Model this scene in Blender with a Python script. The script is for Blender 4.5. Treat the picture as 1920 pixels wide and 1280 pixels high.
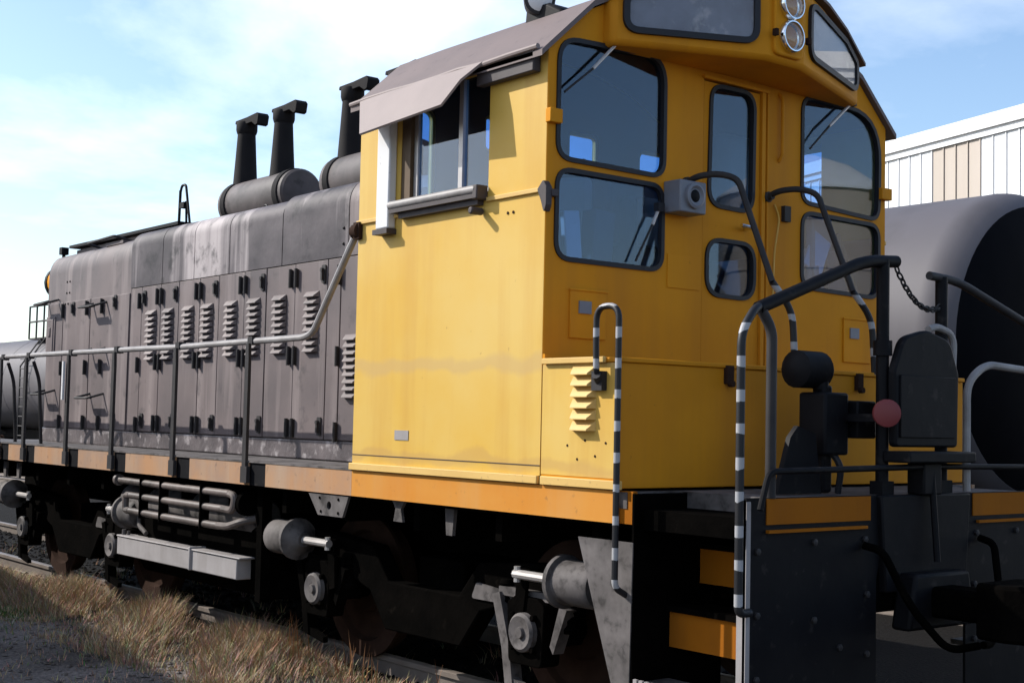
import bpy, bmesh, math, random
from mathutils import Vector, Matrix
R = math.radians
scene = bpy.context.scene
for o in list(bpy.data.objects): bpy.data.objects.remove(o)
C = scene.collection

# ------------------------------------------------------------------ camera
CAM_LOC = Vector((5.76, -6.342, 1.894))
YAW, PITCH, ROLL = R(141.376), R(3.294), R(1.239)
d = Vector((math.cos(YAW)*math.cos(PITCH), math.sin(YAW)*math.cos(PITCH), math.sin(PITCH)))
r = Vector((math.sin(YAW), -math.cos(YAW), 0)); u = r.cross(d)
r2 = math.cos(ROLL)*r + math.sin(ROLL)*u; u2 = -math.sin(ROLL)*r + math.cos(ROLL)*u
cam = bpy.data.cameras.new('camera'); camo = bpy.data.objects.new('camera', cam); C.objects.link(camo)
M = Matrix((r2, u2, -d)).transposed().to_4x4(); M.translation = CAM_LOC; camo.matrix_world = M
cam.sensor_width = 36; cam.lens = 2580.4/1920*36; cam.clip_end = 3000; cam.clip_start = .05
scene.camera = camo

# ------------------------------------------------------------------ sky, sun, exposure
CLOUD_SEED = 30.0
SUN = Vector((.80, .60, -.69)).normalized()          # the way the light travels
EL = math.asin(-SUN.z)
w = bpy.data.worlds.new('World'); scene.world = w; w.use_nodes = True
nt = w.node_tree; nt.nodes.clear(); N = nt.nodes.new; LK = nt.links.new
sky = N('ShaderNodeTexSky'); sky.sky_type = 'NISHITA'; sky.sun_disc = False
sky.sun_elevation = EL; sky.sun_rotation = math.atan2(-SUN.x, -SUN.y)
sky.air_density = 1.0; sky.dust_density = 1.0; sky.ozone_density = 2.5
tc = N('ShaderNodeTexCoord'); sp = N('ShaderNodeSeparateXYZ'); LK(tc.outputs['Generated'], sp.inputs[0])
def math_node(op, a, b):
    m_ = N('ShaderNodeMath'); m_.operation = op
    for k_, v_ in ((0, a), (1, b)):
        if isinstance(v_, (int, float)): m_.inputs[k_].default_value = v_
        else: LK(v_, m_.inputs[k_])
    return m_.outputs[0]
zc_ = math_node('ADD', math_node('MAXIMUM', sp.outputs['Z'], 0.), .16)
cb = N('ShaderNodeCombineXYZ'); LK(math_node('DIVIDE', sp.outputs['X'], zc_), cb.inputs[0]); LK(math_node('DIVIDE', sp.outputs['Y'], zc_), cb.inputs[1])
cb.inputs[2].default_value = CLOUD_SEED
n1 = N('ShaderNodeTexNoise'); n1.inputs['Scale'].default_value = .62; n1.inputs['Detail'].default_value = 10; n1.inputs['Roughness'].default_value = .56; n1.inputs['Distortion'].default_value = .25
LK(cb.outputs[0], n1.inputs['Vector'])
sunward = N('ShaderNodeVectorMath'); sunward.operation = 'DOT_PRODUCT'; LK(tc.outputs['Generated'], sunward.inputs[0]); sunward.inputs[1].default_value = tuple(-SUN)
cover = math_node('ADD', n1.outputs['Fac'], math_node('MULTIPLY', sunward.outputs['Value'], .04))   # thin cloud gathers on the sun's side of the sky
cr = N('ShaderNodeValToRGB'); cr.color_ramp.elements[0].position = .50; cr.color_ramp.elements[1].position = .78
LK(cover, cr.inputs['Fac'])
cm = math_node('MULTIPLY', cr.outputs['Color'], .85)
mx = N('ShaderNodeMix'); mx.data_type = 'RGBA'; mx.inputs[7].default_value = (9.5, 9.6, 9.8, 1)
LK(cm, mx.inputs['Factor']); LK(sky.outputs['Color'], mx.inputs[6])
bg = N('ShaderNodeBackground'); bg.inputs['Strength'].default_value = .15
LK(mx.outputs[2], bg.inputs['Color'])
wo = N('ShaderNodeOutputWorld'); LK(bg.outputs['Background'], wo.inputs['Surface'])
sl = bpy.data.lights.new('sun', 'SUN'); sl.energy = 4.4; sl.angle = R(.5); sl.color = (1, .955, .88)
so = bpy.data.objects.new('sun', sl); C.objects.link(so); so.rotation_euler = SUN.to_track_quat('-Z', 'Y').to_euler(); so.location = (-20, -20, 30)
vs = scene.view_settings; vs.view_transform = 'Standard'; vs.look = 'None'; vs.exposure = .55; vs.gamma = 1; vs.use_curve_mapping = False
scene.cycles.max_bounces = 8; scene.cycles.transparent_max_bounces = 12
random.seed(7)

# ------------------------------------------------------------------ materials
def material(name, base, rough=.6, metal=0., spec=.3, var=None, vscale=1.5, vamt=.5, streak=None, samt=.5, sscale=5., slow=.45, shigh=.75,
             spot=None, spscale=14., spamt=.6, splow=.62, bump=0., bscale=60., coat=0.):
    m = bpy.data.materials.new(name); m.use_nodes = True; t = m.node_tree; n = t.nodes; lk = t.links.new
    p = n['Principled BSDF']; p.inputs['Roughness'].default_value = rough; p.inputs['Metallic'].default_value = metal
    p.inputs['Specular IOR Level'].default_value = spec; p.inputs['Coat Weight'].default_value = coat
    geo = n.new('ShaderNodeNewGeometry')
    rgb = n.new('ShaderNodeRGB'); rgb.outputs[0].default_value = (*base, 1); col = rgb.outputs[0]
    def layer(col, c2, scale, lo, hi, amt, stretch=(1, 1, 1), detail=6):
        mpn = n.new('ShaderNodeMapping'); mpn.inputs['Scale'].default_value = stretch; lk(geo.outputs['Position'], mpn.inputs['Vector'])
        no = n.new('ShaderNodeTexNoise'); no.inputs['Scale'].default_value = scale; no.inputs['Detail'].default_value = detail; no.inputs['Roughness'].default_value = .6
        lk(mpn.outputs['Vector'], no.inputs['Vector'])
        mr = n.new('ShaderNodeMapRange'); mr.inputs['From Min'].default_value = lo; mr.inputs['From Max'].default_value = hi; mr.inputs['To Max'].default_value = amt
        lk(no.outputs['Fac'], mr.inputs['Value'])
        x = n.new('ShaderNodeMix'); x.data_type = 'RGBA'; x.inputs[7].default_value = (*c2, 1)
        lk(mr.outputs['Result'], x.inputs['Factor']); lk(col, x.inputs[6]); return x.outputs[2]
    if var: col = layer(col, var, vscale, .35, .68, vamt)
    if streak: col = layer(col, streak, sscale, slow, shigh, samt, (1, 1, .07), 5)
    if spot: col = layer(col, spot, spscale, splow, splow+.12, spamt)
    lk(col, p.inputs['Base Color'])
    if bump:
        no = n.new('ShaderNodeTexNoise'); no.inputs['Scale'].default_value = bscale; no.inputs['Detail'].default_value = 4; lk(geo.outputs['Position'], no.inputs['Vector'])
        b = n.new('ShaderNodeBump'); b.inputs['Strength'].default_value = bump; b.inputs['Distance'].default_value = .01
        lk(no.outputs['Fac'], b.inputs['Height']); lk(b.outputs['Normal'], p.inputs['Normal'])
    return m

MT = {}
MT['yellow'] = material('sunlit_yellow_paint', (.55, .33, .05), .5, spec=.2, var=(.575, .40, .12), vscale=.8, vamt=.9, streak=(.45, .245, .05), samt=.6, sscale=3.2, slow=.48, shigh=.7, spot=(.20, .10, .04), spscale=26, spamt=.6, splow=.69, bump=.3, bscale=2.0)  # cab yellow with the sunlit side's paleness put into the colour
def stain_band(m, zc, half, color, amt):
    # a smudged tide mark along the sheet, ragged at both edges
    t = m.node_tree; n = t.nodes; lk = t.links.new; p = n['Principled BSDF']; src = p.inputs['Base Color'].links[0].from_socket
    geo = n.new('ShaderNodeNewGeometry'); sx = n.new('ShaderNodeSeparateXYZ'); lk(geo.outputs['Position'], sx.inputs[0])
    no = n.new('ShaderNodeTexNoise'); no.inputs['Scale'].default_value = 3.2; no.inputs['Detail'].default_value = 7; lk(geo.outputs['Position'], no.inputs['Vector'])
    w_ = n.new('ShaderNodeMath'); w_.operation = 'MULTIPLY_ADD'; w_.inputs[1].default_value = .22; lk(no.outputs['Fac'], w_.inputs[0]); lk(sx.outputs['Z'], w_.inputs[2])
    d_ = n.new('ShaderNodeMath'); d_.operation = 'SUBTRACT'; d_.inputs[1].default_value = zc+.11; lk(w_.outputs[0], d_.inputs[0])
    a_ = n.new('ShaderNodeMath'); a_.operation = 'ABSOLUTE'; lk(d_.outputs[0], a_.inputs[0])
    mr = n.new('ShaderNodeMapRange'); mr.inputs['From Min'].default_value = half; mr.inputs['From Max'].default_value = half*.4; mr.inputs['To Max'].default_value = amt; lk(a_.outputs[0], mr.inputs['Value'])
    x = n.new('ShaderNodeMix'); x.data_type = 'RGBA'; x.inputs[7].default_value = (*color, 1); lk(mr.outputs['Result'], x.inputs['Factor']); lk(src, x.inputs[6]); lk(x.outputs[2], p.inputs['Base Color'])
stain_band(MT['yellow'], 2.22, .06, (.42, .29, .14), .45); stain_band(MT['yellow'], 1.66, .05, (.40, .24, .09), .4)
MT['yellow_shaded'] = material('shaded_yellow_paint', (.60, .245, .011), .6, spec=.08, var=(.49, .190, .010), vscale=1.0, vamt=.9, streak=(.40, .155, .02), samt=.6, sscale=3.5, spot=(.11, .05, .02), spscale=24, spamt=.6, splow=.68, bump=.25, bscale=2.2)  # same cab yellow, deepened so the end's shade is in the colour
MT['cream'] = material('faded_yellow_trim', (.58, .38, .12), .6, var=(.45, .27, .07), spot=(.15, .1, .06), spscale=30)
MT['orange'] = material('orange_stripe', (.50, .185, .018), .55, spec=.2, var=(.52, .24, .045), vscale=2.2, vamt=.7, streak=(.48, .25, .08), samt=.6, sscale=5, spot=(.12, .07, .04), spscale=16, spamt=.55, splow=.63)
MT['orange_dusty'] = material('dusty_orange_stripe', (.36, .19, .09), .75, var=(.24, .17, .13), vscale=2.4, vamt=.9, streak=(.33, .25, .18), samt=.7, sscale=5, spot=(.08, .06, .05), spscale=15, spamt=.6, splow=.6)
MT['hood'] = material('weathered_grey_hood', (.140, .110, .108), .62, var=(.080, .066, .069), vscale=1.0, vamt=1., streak=(.225, .185, .180), samt=.85, sscale=4.2, slow=.5, shigh=.70, spot=(.034, .029, .032), spscale=4.5, spamt=.6, splow=.57, bump=.14, bscale=3)
MT['hood_top'] = material('sooty_grey_hood_top', (.105, .090, .096), .6, spec=.2, var=(.026, .023, .028), vscale=1.3, vamt=1., streak=(.36, .32, .32), samt=.95, sscale=1.7, slow=.53, shigh=.64, spot=(.012, .011, .014), spscale=3.2, spamt=.85, splow=.54, bump=.5, bscale=7)
MT['oily'] = material('oily_sill', (.135, .115, .117), .4, spec=.4, var=(.05, .043, .046), vscale=3, vamt=.9, spot=(.34, .31, .31), spscale=8, spamt=.8, splow=.55, bump=.5, bscale=25)
MT['sill_dark'] = material('dark_worn_sill', (.04, .032, .034), .6, var=(.075, .06, .06), vscale=7)
MT['orange_shaded'] = material('shaded_orange_paint', (.30, .098, .006), .65, spec=.06, var=(.23, .075, .006), vscale=3, streak=(.14, .055, .014), samt=.4)  # stripe orange darkened to carry the shade on risers and end parts
MT['roof'] = material('brown_grey_roof', (.155, .12, .115), .7, var=(.11, .088, .088), vscale=2, vamt=.6, spot=(.07, .055, .05), spscale=16, bump=.1, bscale=20)
MT['awning'] = material('pale_roof_sheet', (.25, .205, .195), .7, var=(.2, .165, .16), vscale=3, vamt=.6, spot=(.08, .06, .05), spscale=25, splow=.7)
MT['black'] = material('black_paint', (.0045, .0045, .006), .55, spec=.1, var=(.009, .0088, .01), vscale=5, spot=(.035, .03, .028), spscale=9, spamt=.7, splow=.6, bump=.2, bscale=9)
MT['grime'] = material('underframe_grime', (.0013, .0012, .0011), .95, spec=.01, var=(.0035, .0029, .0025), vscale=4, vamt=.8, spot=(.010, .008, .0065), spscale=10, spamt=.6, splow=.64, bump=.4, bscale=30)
MT['dust_grey'] = material('dusty_grey_steel', (.125, .112, .110), .75, var=(.035, .031, .03), vscale=5, vamt=.95, streak=(.07, .062, .058), samt=.5, sscale=9, spot=(.012, .010, .010), spscale=10, splow=.54)
MT['pale_grey'] = material('pale_grey_steel', (.30, .28, .28), .7, var=(.2, .185, .18), vscale=3, vamt=.7, streak=(.14, .12, .11), samt=.5, sscale=8)
MT['pipe'] = material('worn_brown_pipe', (.13, .105, .095), .5, var=(.045, .037, .033), vscale=5, vamt=.95, spot=(.26, .23, .21), spscale=14, spamt=.5)
MT['rail_grey'] = material('worn_grey_handrail', (.28, .265, .26), .5, var=(.17, .155, .15), vscale=7, vamt=.8, spot=(.1, .09, .08), spscale=25)
MT['post'] = material('dark_handrail_post', (.022, .021, .023), .6, spec=.2, var=(.045, .04, .038), vscale=6, vamt=.6)
MT['soot'] = material('sooty_stack', (.010, .0095, .011), .8, spec=.12, var=(.02, .018, .018), vscale=6)
MT['muffler'] = material('rust_grey_muffler', (.05, .042, .042), .6, var=(.12, .10, .10), vscale=2.2, vamt=.95, spot=(.02, .016, .016), spscale=6, splow=.54)
MT['rubber'] = material('black_rubber_seal', (.012, .012, .016), .55)
MT['white'] = material('white_enamel', (.62, .62, .63), .5, var=(.5, .5, .5), spot=(.25, .2, .17), spscale=20)
MT['silver'] = material('aluminium_frame', (.42, .40, .39), .4, metal=.5, var=(.28, .26, .25), vscale=8)
MT['chrome'] = material('bright_metal', (.75, .75, .75), .18, metal=1.)
MT['grey_box'] = material('grey_enamel_box', (.17, .18, .21), .45, var=(.13, .14, .165), vscale=8)
MT['brown'] = material('brown_window_jamb', (.075, .045, .022), .6, var=(.12, .075, .04), vscale=7)
MT['rust'] = material('rusty_steel', (.026, .014, .010), .9, spec=.06, var=(.05, .028, .02), vscale=8, spot=(.012, .008, .007), spscale=18)
MT['red'] = material('dull_red_lens', (.16, .03, .032), .45)
MT['railhead'] = material('rail_steel', (.20, .17, .15), .5, metal=.2, var=(.1, .075, .06), vscale=6)
MT['wood'] = material('weathered_tie', (.07, .055, .045), .9, spec=.1, var=(.03, .024, .02), vscale=6, streak=(.12, .10, .085), bump=.4, bscale=30)
MT['tank'] = material('grey_tank_shell', (.094, .088, .098), .6, spec=.25, var=(.085, .078, .086), vscale=.8, vamt=.6, streak=(.06, .055, .058), samt=.5, sscale=2)
MT['tank_black'] = material('black_tank_paint', (.0022, .0024, .0036), .7, spec=.04, var=(.004, .004, .0052), vscale=1.2, streak=(.007, .0068, .008), samt=.6, sscale=2)
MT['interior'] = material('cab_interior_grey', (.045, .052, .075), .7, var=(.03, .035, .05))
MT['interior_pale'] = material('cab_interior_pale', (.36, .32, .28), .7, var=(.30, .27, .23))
MT['panel_white'] = material('white_metal_siding', (.80, .81, .82), .5, var=(.70, .71, .72), vscale=.5, streak=(.62, .61, .60), samt=.35, sscale=1.2)
MT['panel_cream'] = material('ivory_metal_siding', (.44, .385, .335), .5, var=(.40, .345, .295), vscale=.4, streak=(.36, .30, .25), samt=.5, sscale=1.2)
MT['shed'] = material('grey_metal_siding', (.30, .30, .31), .6, var=(.24, .24, .25), streak=(.2, .15, .11), samt=.5)
MT['tan'] = material('tan_painted_steel', (.48, .40, .33), .6, var=(.42, .35, .28), vscale=.3, streak=(.36, .28, .2), samt=.4, sscale=.8)
MT['bulb'] = material('number_board_film', (.20, .205, .245), .4, var=(.13, .135, .175), vscale=2.5, vamt=.9, spot=(.42, .41, .42), spscale=5.5, spamt=.8, splow=.57)

def glass_mat(name, tint, trans, refl_rough=.012, ior=1.5, dirt=.012):
    m = bpy.data.materials.new(name); m.use_nodes = True; t = m.node_tree; n = t.nodes; n.clear(); lk = t.links.new
    tr = n.new('ShaderNodeBsdfTransparent'); tr.inputs[0].default_value = (*[c*trans for c in tint], 1)
    gl = n.new('ShaderNodeBsdfGlossy'); gl.inputs['Roughness'].default_value = refl_rough
    di = n.new('ShaderNodeBsdfDiffuse'); di.inputs[0].default_value = (.4, .38, .36, 1)
    geo = n.new('ShaderNodeNewGeometry'); no = n.new('ShaderNodeTexNoise'); no.inputs['Scale'].default_value = 5; no.inputs['Detail'].default_value = 7; lk(geo.outputs['Position'], no.inputs['Vector'])
    mr = n.new('ShaderNodeMapRange'); mr.inputs['From Min'].default_value = .4; mr.inputs['From Max'].default_value = .75; mr.inputs['To Max'].default_value = dirt*2.5; lk(no.outputs['Fac'], mr.inputs['Value'])
    fr = n.new('ShaderNodeFresnel'); sw = n.new('ShaderNodeMix'); sw.data_type = 'FLOAT'; sw.inputs[2].default_value = ior; sw.inputs[3].default_value = 1/ior; lk(geo.outputs['Backfacing'], sw.inputs[0]); lk(sw.outputs[0], fr.inputs['IOR'])
    bm_ = n.new('ShaderNodeBump'); bm_.inputs['Strength'].default_value = .03; n2 = n.new('ShaderNodeTexNoise'); n2.inputs['Scale'].default_value = 2.2; lk(geo.outputs['Position'], n2.inputs['Vector']); lk(n2.outputs['Fac'], bm_.inputs['Height']); lk(bm_.outputs['Normal'], gl.inputs['Normal'])
    a = n.new('ShaderNodeMixShader'); b = n.new('ShaderNodeMixShader'); o = n.new('ShaderNodeOutputMaterial')
    lk(fr.outputs[0], a.inputs[0]); lk(tr.outputs[0], a.inputs[1]); lk(gl.outputs[0], a.inputs[2])
    lk(mr.outputs['Result'], b.inputs[0]); lk(a.outputs[0], b.inputs[1]); lk(di.outputs[0], b.inputs[2]); lk(b.outputs[0], o.inputs[0])
    return m
MT['glass'] = glass_mat('cab_window_glass', (.66, .82, 1.), .91, ior=1.6)
MT['board_glass'] = glass_mat('number_board_glass', (1, 1, 1), .97, ior=1.25, dirt=.03)
MT['lens'] = glass_mat('headlight_glass', (1, 1, 1), .9, ior=1.6, dirt=.01)

def stripes():
    m = material('black_and_white_banded_rail', (.03, .03, .034), .5); t = m.node_tree; n = t.nodes; lk = t.links.new
    p = n['Principled BSDF']; geo = n.new('ShaderNodeNewGeometry'); sx = n.new('ShaderNodeSeparateXYZ'); lk(geo.outputs['Position'], sx.inputs[0])
    a = n.new('ShaderNodeMath'); a.operation = 'MULTIPLY'; a.inputs[1].default_value = 6.3; lk(sx.outputs['Z'], a.inputs[0])
    f = n.new('ShaderNodeMath'); f.operation = 'FRACT'; lk(a.outputs[0], f.inputs[0])
    no = n.new('ShaderNodeTexNoise'); no.inputs['Scale'].default_value = 7; no.inputs['Detail'].default_value = 8; lk(geo.outputs['Position'], no.inputs['Vector'])
    ad = n.new('ShaderNodeMath'); ad.operation = 'MULTIPLY_ADD'; ad.inputs[1].default_value = .55; lk(no.outputs['Fac'], ad.inputs[0]); lk(f.outputs[0], ad.inputs[2])
    g = n.new('ShaderNodeMath'); g.operation = 'GREATER_THAN'; g.inputs[1].default_value = .97; lk(ad.outputs[0], g.inputs[0])
    x = n.new('ShaderNodeMix'); x.data_type = 'RGBA'; x.inputs[6].default_value = (.012, .012, .014, 1); x.inputs[7].default_value = (.30, .30, .31, 1)
    lk(g.outputs[0], x.inputs['Factor']); lk(x.outputs[2], p.inputs['Base Color']); return m
MT['stripes'] = stripes()

def ground_mat():
    m = bpy.data.materials.new('dirt_and_gravel'); m.use_nodes = True; t = m.node_tree; n = t.nodes; lk = t.links.new; p = n['Principled BSDF']
    p.inputs['Roughness'].default_value = .95; p.inputs['Specular IOR Level'].default_value = .1
    geo = n.new('ShaderNodeNewGeometry')
    def noise(s, dt=6):
        no = n.new('ShaderNodeTexNoise'); no.inputs['Scale'].default_value = s; no.inputs['Detail'].default_value = dt; lk(geo.outputs['Position'], no.inputs['Vector']); return no.outputs['Fac']
    r1 = n.new('ShaderNodeValToRGB'); e = r1.color_ramp.elements; e[0].position = .38; e[0].color = (.075, .066, .06, 1); e[1].position = .62; e[1].color = (.21, .19, .18, 1); lk(noise(.55), r1.inputs[0])
    r2_ = n.new('ShaderNodeValToRGB'); e = r2_.color_ramp.elements; e[0].position = .3; e[0].color = (.45, .45, .45, 1); e[1].position = .7; e[1].color = (1.35, 1.3, 1.25, 1); lk(noise(38, 8), r2_.inputs[0])
    x = n.new('ShaderNodeMix'); x.data_type = 'RGBA'; x.blend_type = 'MULTIPLY'; x.inputs['Factor'].default_value = 1; lk(r1.outputs[0], x.inputs[6]); lk(r2_.outputs[0], x.inputs[7])
    sx = n.new('ShaderNodeSeparateXYZ'); lk(geo.outputs['Position'], sx.inputs[0])
    wob = n.new('ShaderNodeMath'); wob.operation = 'MULTIPLY_ADD'; wob.inputs[1].default_value = 1.6; lk(noise(.9), wob.inputs[0]); lk(sx.outputs['Y'], wob.inputs[2])
    mr = n.new('ShaderNodeMapRange'); mr.inputs['From Min'].default_value = -.5; mr.inputs['From Max'].default_value = -1.3; lk(wob.outputs[0], mr.inputs['Value'])
    dark_ground = n.new('ShaderNodeMix'); dark_ground.data_type = 'RGBA'; dark_ground.inputs[6].default_value = (.008, .007, .0065, 1); lk(mr.outputs['Result'], dark_ground.inputs['Factor']); lk(x.outputs[2], dark_ground.inputs[7])  # ground mixes to near black beyond the near rail, with a ragged edge
    lk(dark_ground.outputs[2], p.inputs['Base Color'])
    b = n.new('ShaderNodeBump'); b.inputs['Strength'].default_value = .8; b.inputs['Distance'].default_value = .03; lk(noise(30, 8), b.inputs['Height']); lk(b.outputs['Normal'], p.inputs['Normal'])
    return m
MT['ground'] = ground_mat()
def grass_mat():
    m = bpy.data.materials.new('dry_grass_blades'); m.use_nodes = True; t = m.node_tree; n = t.nodes; lk = t.links.new; p = n['Principled BSDF']
    p.inputs['Roughness'].default_value = .8; p.inputs['Specular IOR Level'].default_value = .1
    at = n.new('ShaderNodeAttribute'); at.attribute_name = 'Tint'; lk(at.outputs['Color'], p.inputs['Base Color']); return m
MT['grass'] = grass_mat()

# ------------------------------------------------------------------ mesh helpers
class MB:
    def __init__(s): s.v = []; s.f = []
    def add(s, vs, fs): o = len(s.v); s.v += [tuple(v) for v in vs]; s.f += [tuple(i+o for i in f) for f in fs]; return s
    def box(s, x0, x1, y0, y1, z0, z1, m=None):
        vs = [Vector((x, y, z)) for z in (z0, z1) for y in (y0, y1) for x in (x0, x1)]
        if m: vs = [m @ v for v in vs]
        return s.add(vs, [(0, 2, 3, 1), (4, 5, 7, 6), (0, 1, 5, 4), (2, 6, 7, 3), (0, 4, 6, 2), (1, 3, 7, 5)])
    def cyl(s, a, b, r0, r1=None, n=20, cap=True):
        a, b = Vector(a), Vector(b); r1 = r0 if r1 is None else r1; ax = (b-a).normalized()
        p = ax.cross(Vector((0, 0, 1))) if abs(ax.z) < .9 else ax.cross(Vector((1, 0, 0))); p.normalize(); q = ax.cross(p)
        vs = []
        for c, rr in ((a, r0), (b, r1)):
            for i in range(n):
                t = 2*math.pi*i/n; vs.append(c + rr*(math.cos(t)*p + math.sin(t)*q))
        fs = [(i, (i+1) % n, n+(i+1) % n, n+i) for i in range(n)]
        if cap: fs += [tuple(range(n-1, -1, -1)), tuple(range(n, 2*n))]
        return s.add(vs, fs)
    def tube(s, pts, rad, n=10, closed=False):
        pts = [Vector(p) for p in pts]; m = len(pts); rings = []; prev = None
        for i, p in enumerate(pts):
            if closed: t = (pts[(i+1) % m]-pts[i-1]).normalized()
            else: t = ((pts[min(i+1, m-1)]-pts[i]).normalized()+(pts[i]-pts[max(i-1, 0)]).normalized()).normalized()
            if prev is None: a = t.cross(Vector((0, 0, 1))) if abs(t.z) < .9 else t.cross(Vector((1, 0, 0)))
            else: a = prev - t*prev.dot(t)
            a.normalize(); prev = a; b = t.cross(a)
            rings.append([p + rad*(math.cos(2*math.pi*k/n)*a+math.sin(2*math.pi*k/n)*b) for k in range(n)])
        vs = [v for rr in rings for v in rr]; fs = []
        for i in range(m if closed else m-1):
            j = (i+1) % m
            fs += [(i*n+k, i*n+(k+1) % n, j*n+(k+1) % n, j*n+k) for k in range(n)]
        if not closed: fs += [tuple(range(n-1, -1, -1)), tuple(range((m-1)*n, m*n))]
        return s.add(vs, fs)
    def lathe(s, c, ax, prof, n=32):
        c = Vector(c); ax = Vector(ax).normalized(); p = ax.cross(Vector((0, 0, 1))) if abs(ax.z) < .9 else Vector((1, 0, 0)); p.normalize(); q = ax.cross(p)
        vs = []; fs = []
        for (h, rr) in prof:
            for i in range(n):
                t = 2*math.pi*i/n; vs.append(c+ax*h+max(rr, 1e-4)*(math.cos(t)*p+math.sin(t)*q))
        for j in range(len(prof)-1):
            fs += [(j*n+i, j*n+(i+1) % n, (j+1)*n+(i+1) % n, (j+1)*n+i) for i in range(n)]
        fs += [tuple(range(n-1, -1, -1)), tuple(range((len(prof)-1)*n, len(prof)*n))]
        return s.add(vs, fs)
    def prism(s, poly, fn, t0, t1):
        n = len(poly); vs = [fn(a, b, t0) for a, b in poly]+[fn(a, b, t1) for a, b in poly]
        return s.add(vs, [tuple(range(n-1, -1, -1)), tuple(range(n, 2*n))]+[(i, (i+1) % n, n+(i+1) % n, n+i) for i in range(n)])
    def mesh(s, name, mat, smooth=35):
        me = bpy.data.meshes.new(name); me.from_pydata(s.v, [], s.f); fix(me, smooth)
        if mat: me.materials.append(MT[mat] if isinstance(mat, str) else mat)
        return me
    def build(s, name, mat, parent=None, smooth=35, bevel=0.):
        o = obj(name, s.mesh(name, mat, smooth), parent)
        if bevel:
            b = o.modifiers.new('bevel', 'BEVEL'); b.width = bevel; b.segments = 2; b.limit_method = 'ANGLE'; b.angle_limit = R(40)
        return o
def fix(me, smooth=35):
    bm = bmesh.new(); bm.from_mesh(me); bmesh.ops.recalc_face_normals(bm, faces=bm.faces); bm.to_mesh(me); bm.free()
    for p in me.polygons: p.use_smooth = True
    me.set_sharp_from_angle(angle=R(smooth))
def root_of(o):
    while o.parent: o = o.parent
    return o
def obj(name, me, parent=None, loc=None, rot=None):
    o = bpy.data.objects.new(name, me); C.objects.link(o)
    if loc is not None: o.location = loc
    if rot is not None: o.rotation_euler = rot
    if parent:
        o.parent = parent; rt = root_of(parent); o.matrix_parent_inverse = PINV[parent.name] if parent.name in PINV else Matrix()
    return o
PINV = {}
def thing(name, label, cat, loc, group=None):
    e = bpy.data.objects.new(name, None); C.objects.link(e); e.location = loc; e.empty_display_size = .3
    PINV[e.name] = Matrix.Translation(-Vector(loc)); tag(e, label, cat, group); return e
def tag(o, label=None, cat=None, group=None, kind=None):
    if label: o['label'] = label
    if cat: o['category'] = cat
    if group: o['group'] = group
    if kind: o['kind'] = kind
    return o
def arc(cx, cy, rad, a0, a1, n): return [(cx+rad*math.cos(R(a0+(a1-a0)*i/n)), cy+rad*math.sin(R(a0+(a1-a0)*i/n))) for i in range(n+1)]
def rpoly(pts, rad, seg=7):
    out = []; n = len(pts); rad = rad if isinstance(rad, (list, tuple)) else [rad]*n
    for i in range(n):
        p0, p, p1 = Vector(pts[i-1]), Vector(pts[i]), Vector(pts[(i+1) % n]); rr = rad[i]
        if rr <= 0: out.append(tuple(p)); continue
        a = (p0-p).normalized(); b = (p1-p).normalized(); ang = a.angle(b); L = rr/math.tan(ang/2)
        L = min(L, .49*(p0-p).length, .49*(p1-p).length); s, e = p+a*L, p+b*L
        for k in range(seg+1):
            t = k/seg; out.append(tuple((1-t)**2*s+2*t*(1-t)*p+t*t*e))
    return out
def grow(poly, g):          # outline grown by g along its normals (counter clockwise or clockwise)
    n = len(poly); A = sum(poly[i-1][0]*poly[i][1]-poly[i][0]*poly[i-1][1] for i in range(n)); sg = 1 if A > 0 else -1; out = []
    for i in range(n):
        a, b = Vector(poly[i-1]), Vector(poly[(i+1) % n]); t = (b-a).normalized(); out.append((poly[i][0]+sg*g*t.y, poly[i][1]-sg*g*t.x))
    return out
def plate(name, outer, holes, fn, thick, mat, parent=None, smooth=30, bev=0.):
    cu = bpy.data.curves.new(name, 'CURVE'); cu.dimensions = '2D'; cu.fill_mode = 'BOTH'; cu.extrude = thick/2
    for pl in [outer]+list(holes):
        sp = cu.splines.new('POLY'); sp.points.add(len(pl)-1); sp.use_cyclic_u = True
        for q, (a, b) in zip(sp.points, pl): q.co = (a, b, 0, 1)
    o = bpy.data.objects.new('tmp', cu); C.objects.link(o); dg = bpy.context.evaluated_depsgraph_get(); dg.update()
    me = bpy.data.meshes.new_from_object(o.evaluated_get(dg)); bpy.data.objects.remove(o); bpy.data.curves.remove(cu)
    for v in me.vertices: v.co = fn(v.co.x, v.co.y, v.co.z)
    bm = bmesh.new(); bm.from_mesh(me); bmesh.ops.remove_doubles(bm, verts=bm.verts, dist=1e-5); bm.to_mesh(me); bm.free()
    fix(me, smooth); me.materials.clear(); me.materials.append(MT[mat]); me.name = name
    return obj(name, me, parent)
XZ = lambda y0: (lambda a, b, t: Vector((a, y0+t, b)))
YZ = lambda x0: (lambda a, b, t: Vector((x0+t, a, b)))
XY = lambda z0: (lambda a, b, t: Vector((a, b, z0+t)))
def smooth_path(pts, rad=.08, seg=6):
    out = [Vector(pts[0])]
    for i in range(1, len(pts)-1):
        p0, p, p1 = Vector(pts[i-1]), Vector(pts[i]), Vector(pts[i+1]); a = (p0-p); b = (p1-p); L = min(rad, .45*a.length, .45*b.length)
        s, e = p+a.normalized()*L, p+b.normalized()*L
        for k in range(seg+1):
            t = k/seg; out.append((1-t)**2*s+2*t*(1-t)*p+t*t*e)
    out.append(Vector(pts[-1])); return out
def pipe(name, pts, rad, mat, parent, bend=.08, n=10): return MB().tube(smooth_path(pts, bend), rad, n).build(name, mat, parent)

RAIL = .20            # top of rail
GZ = .03              # ground
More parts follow.
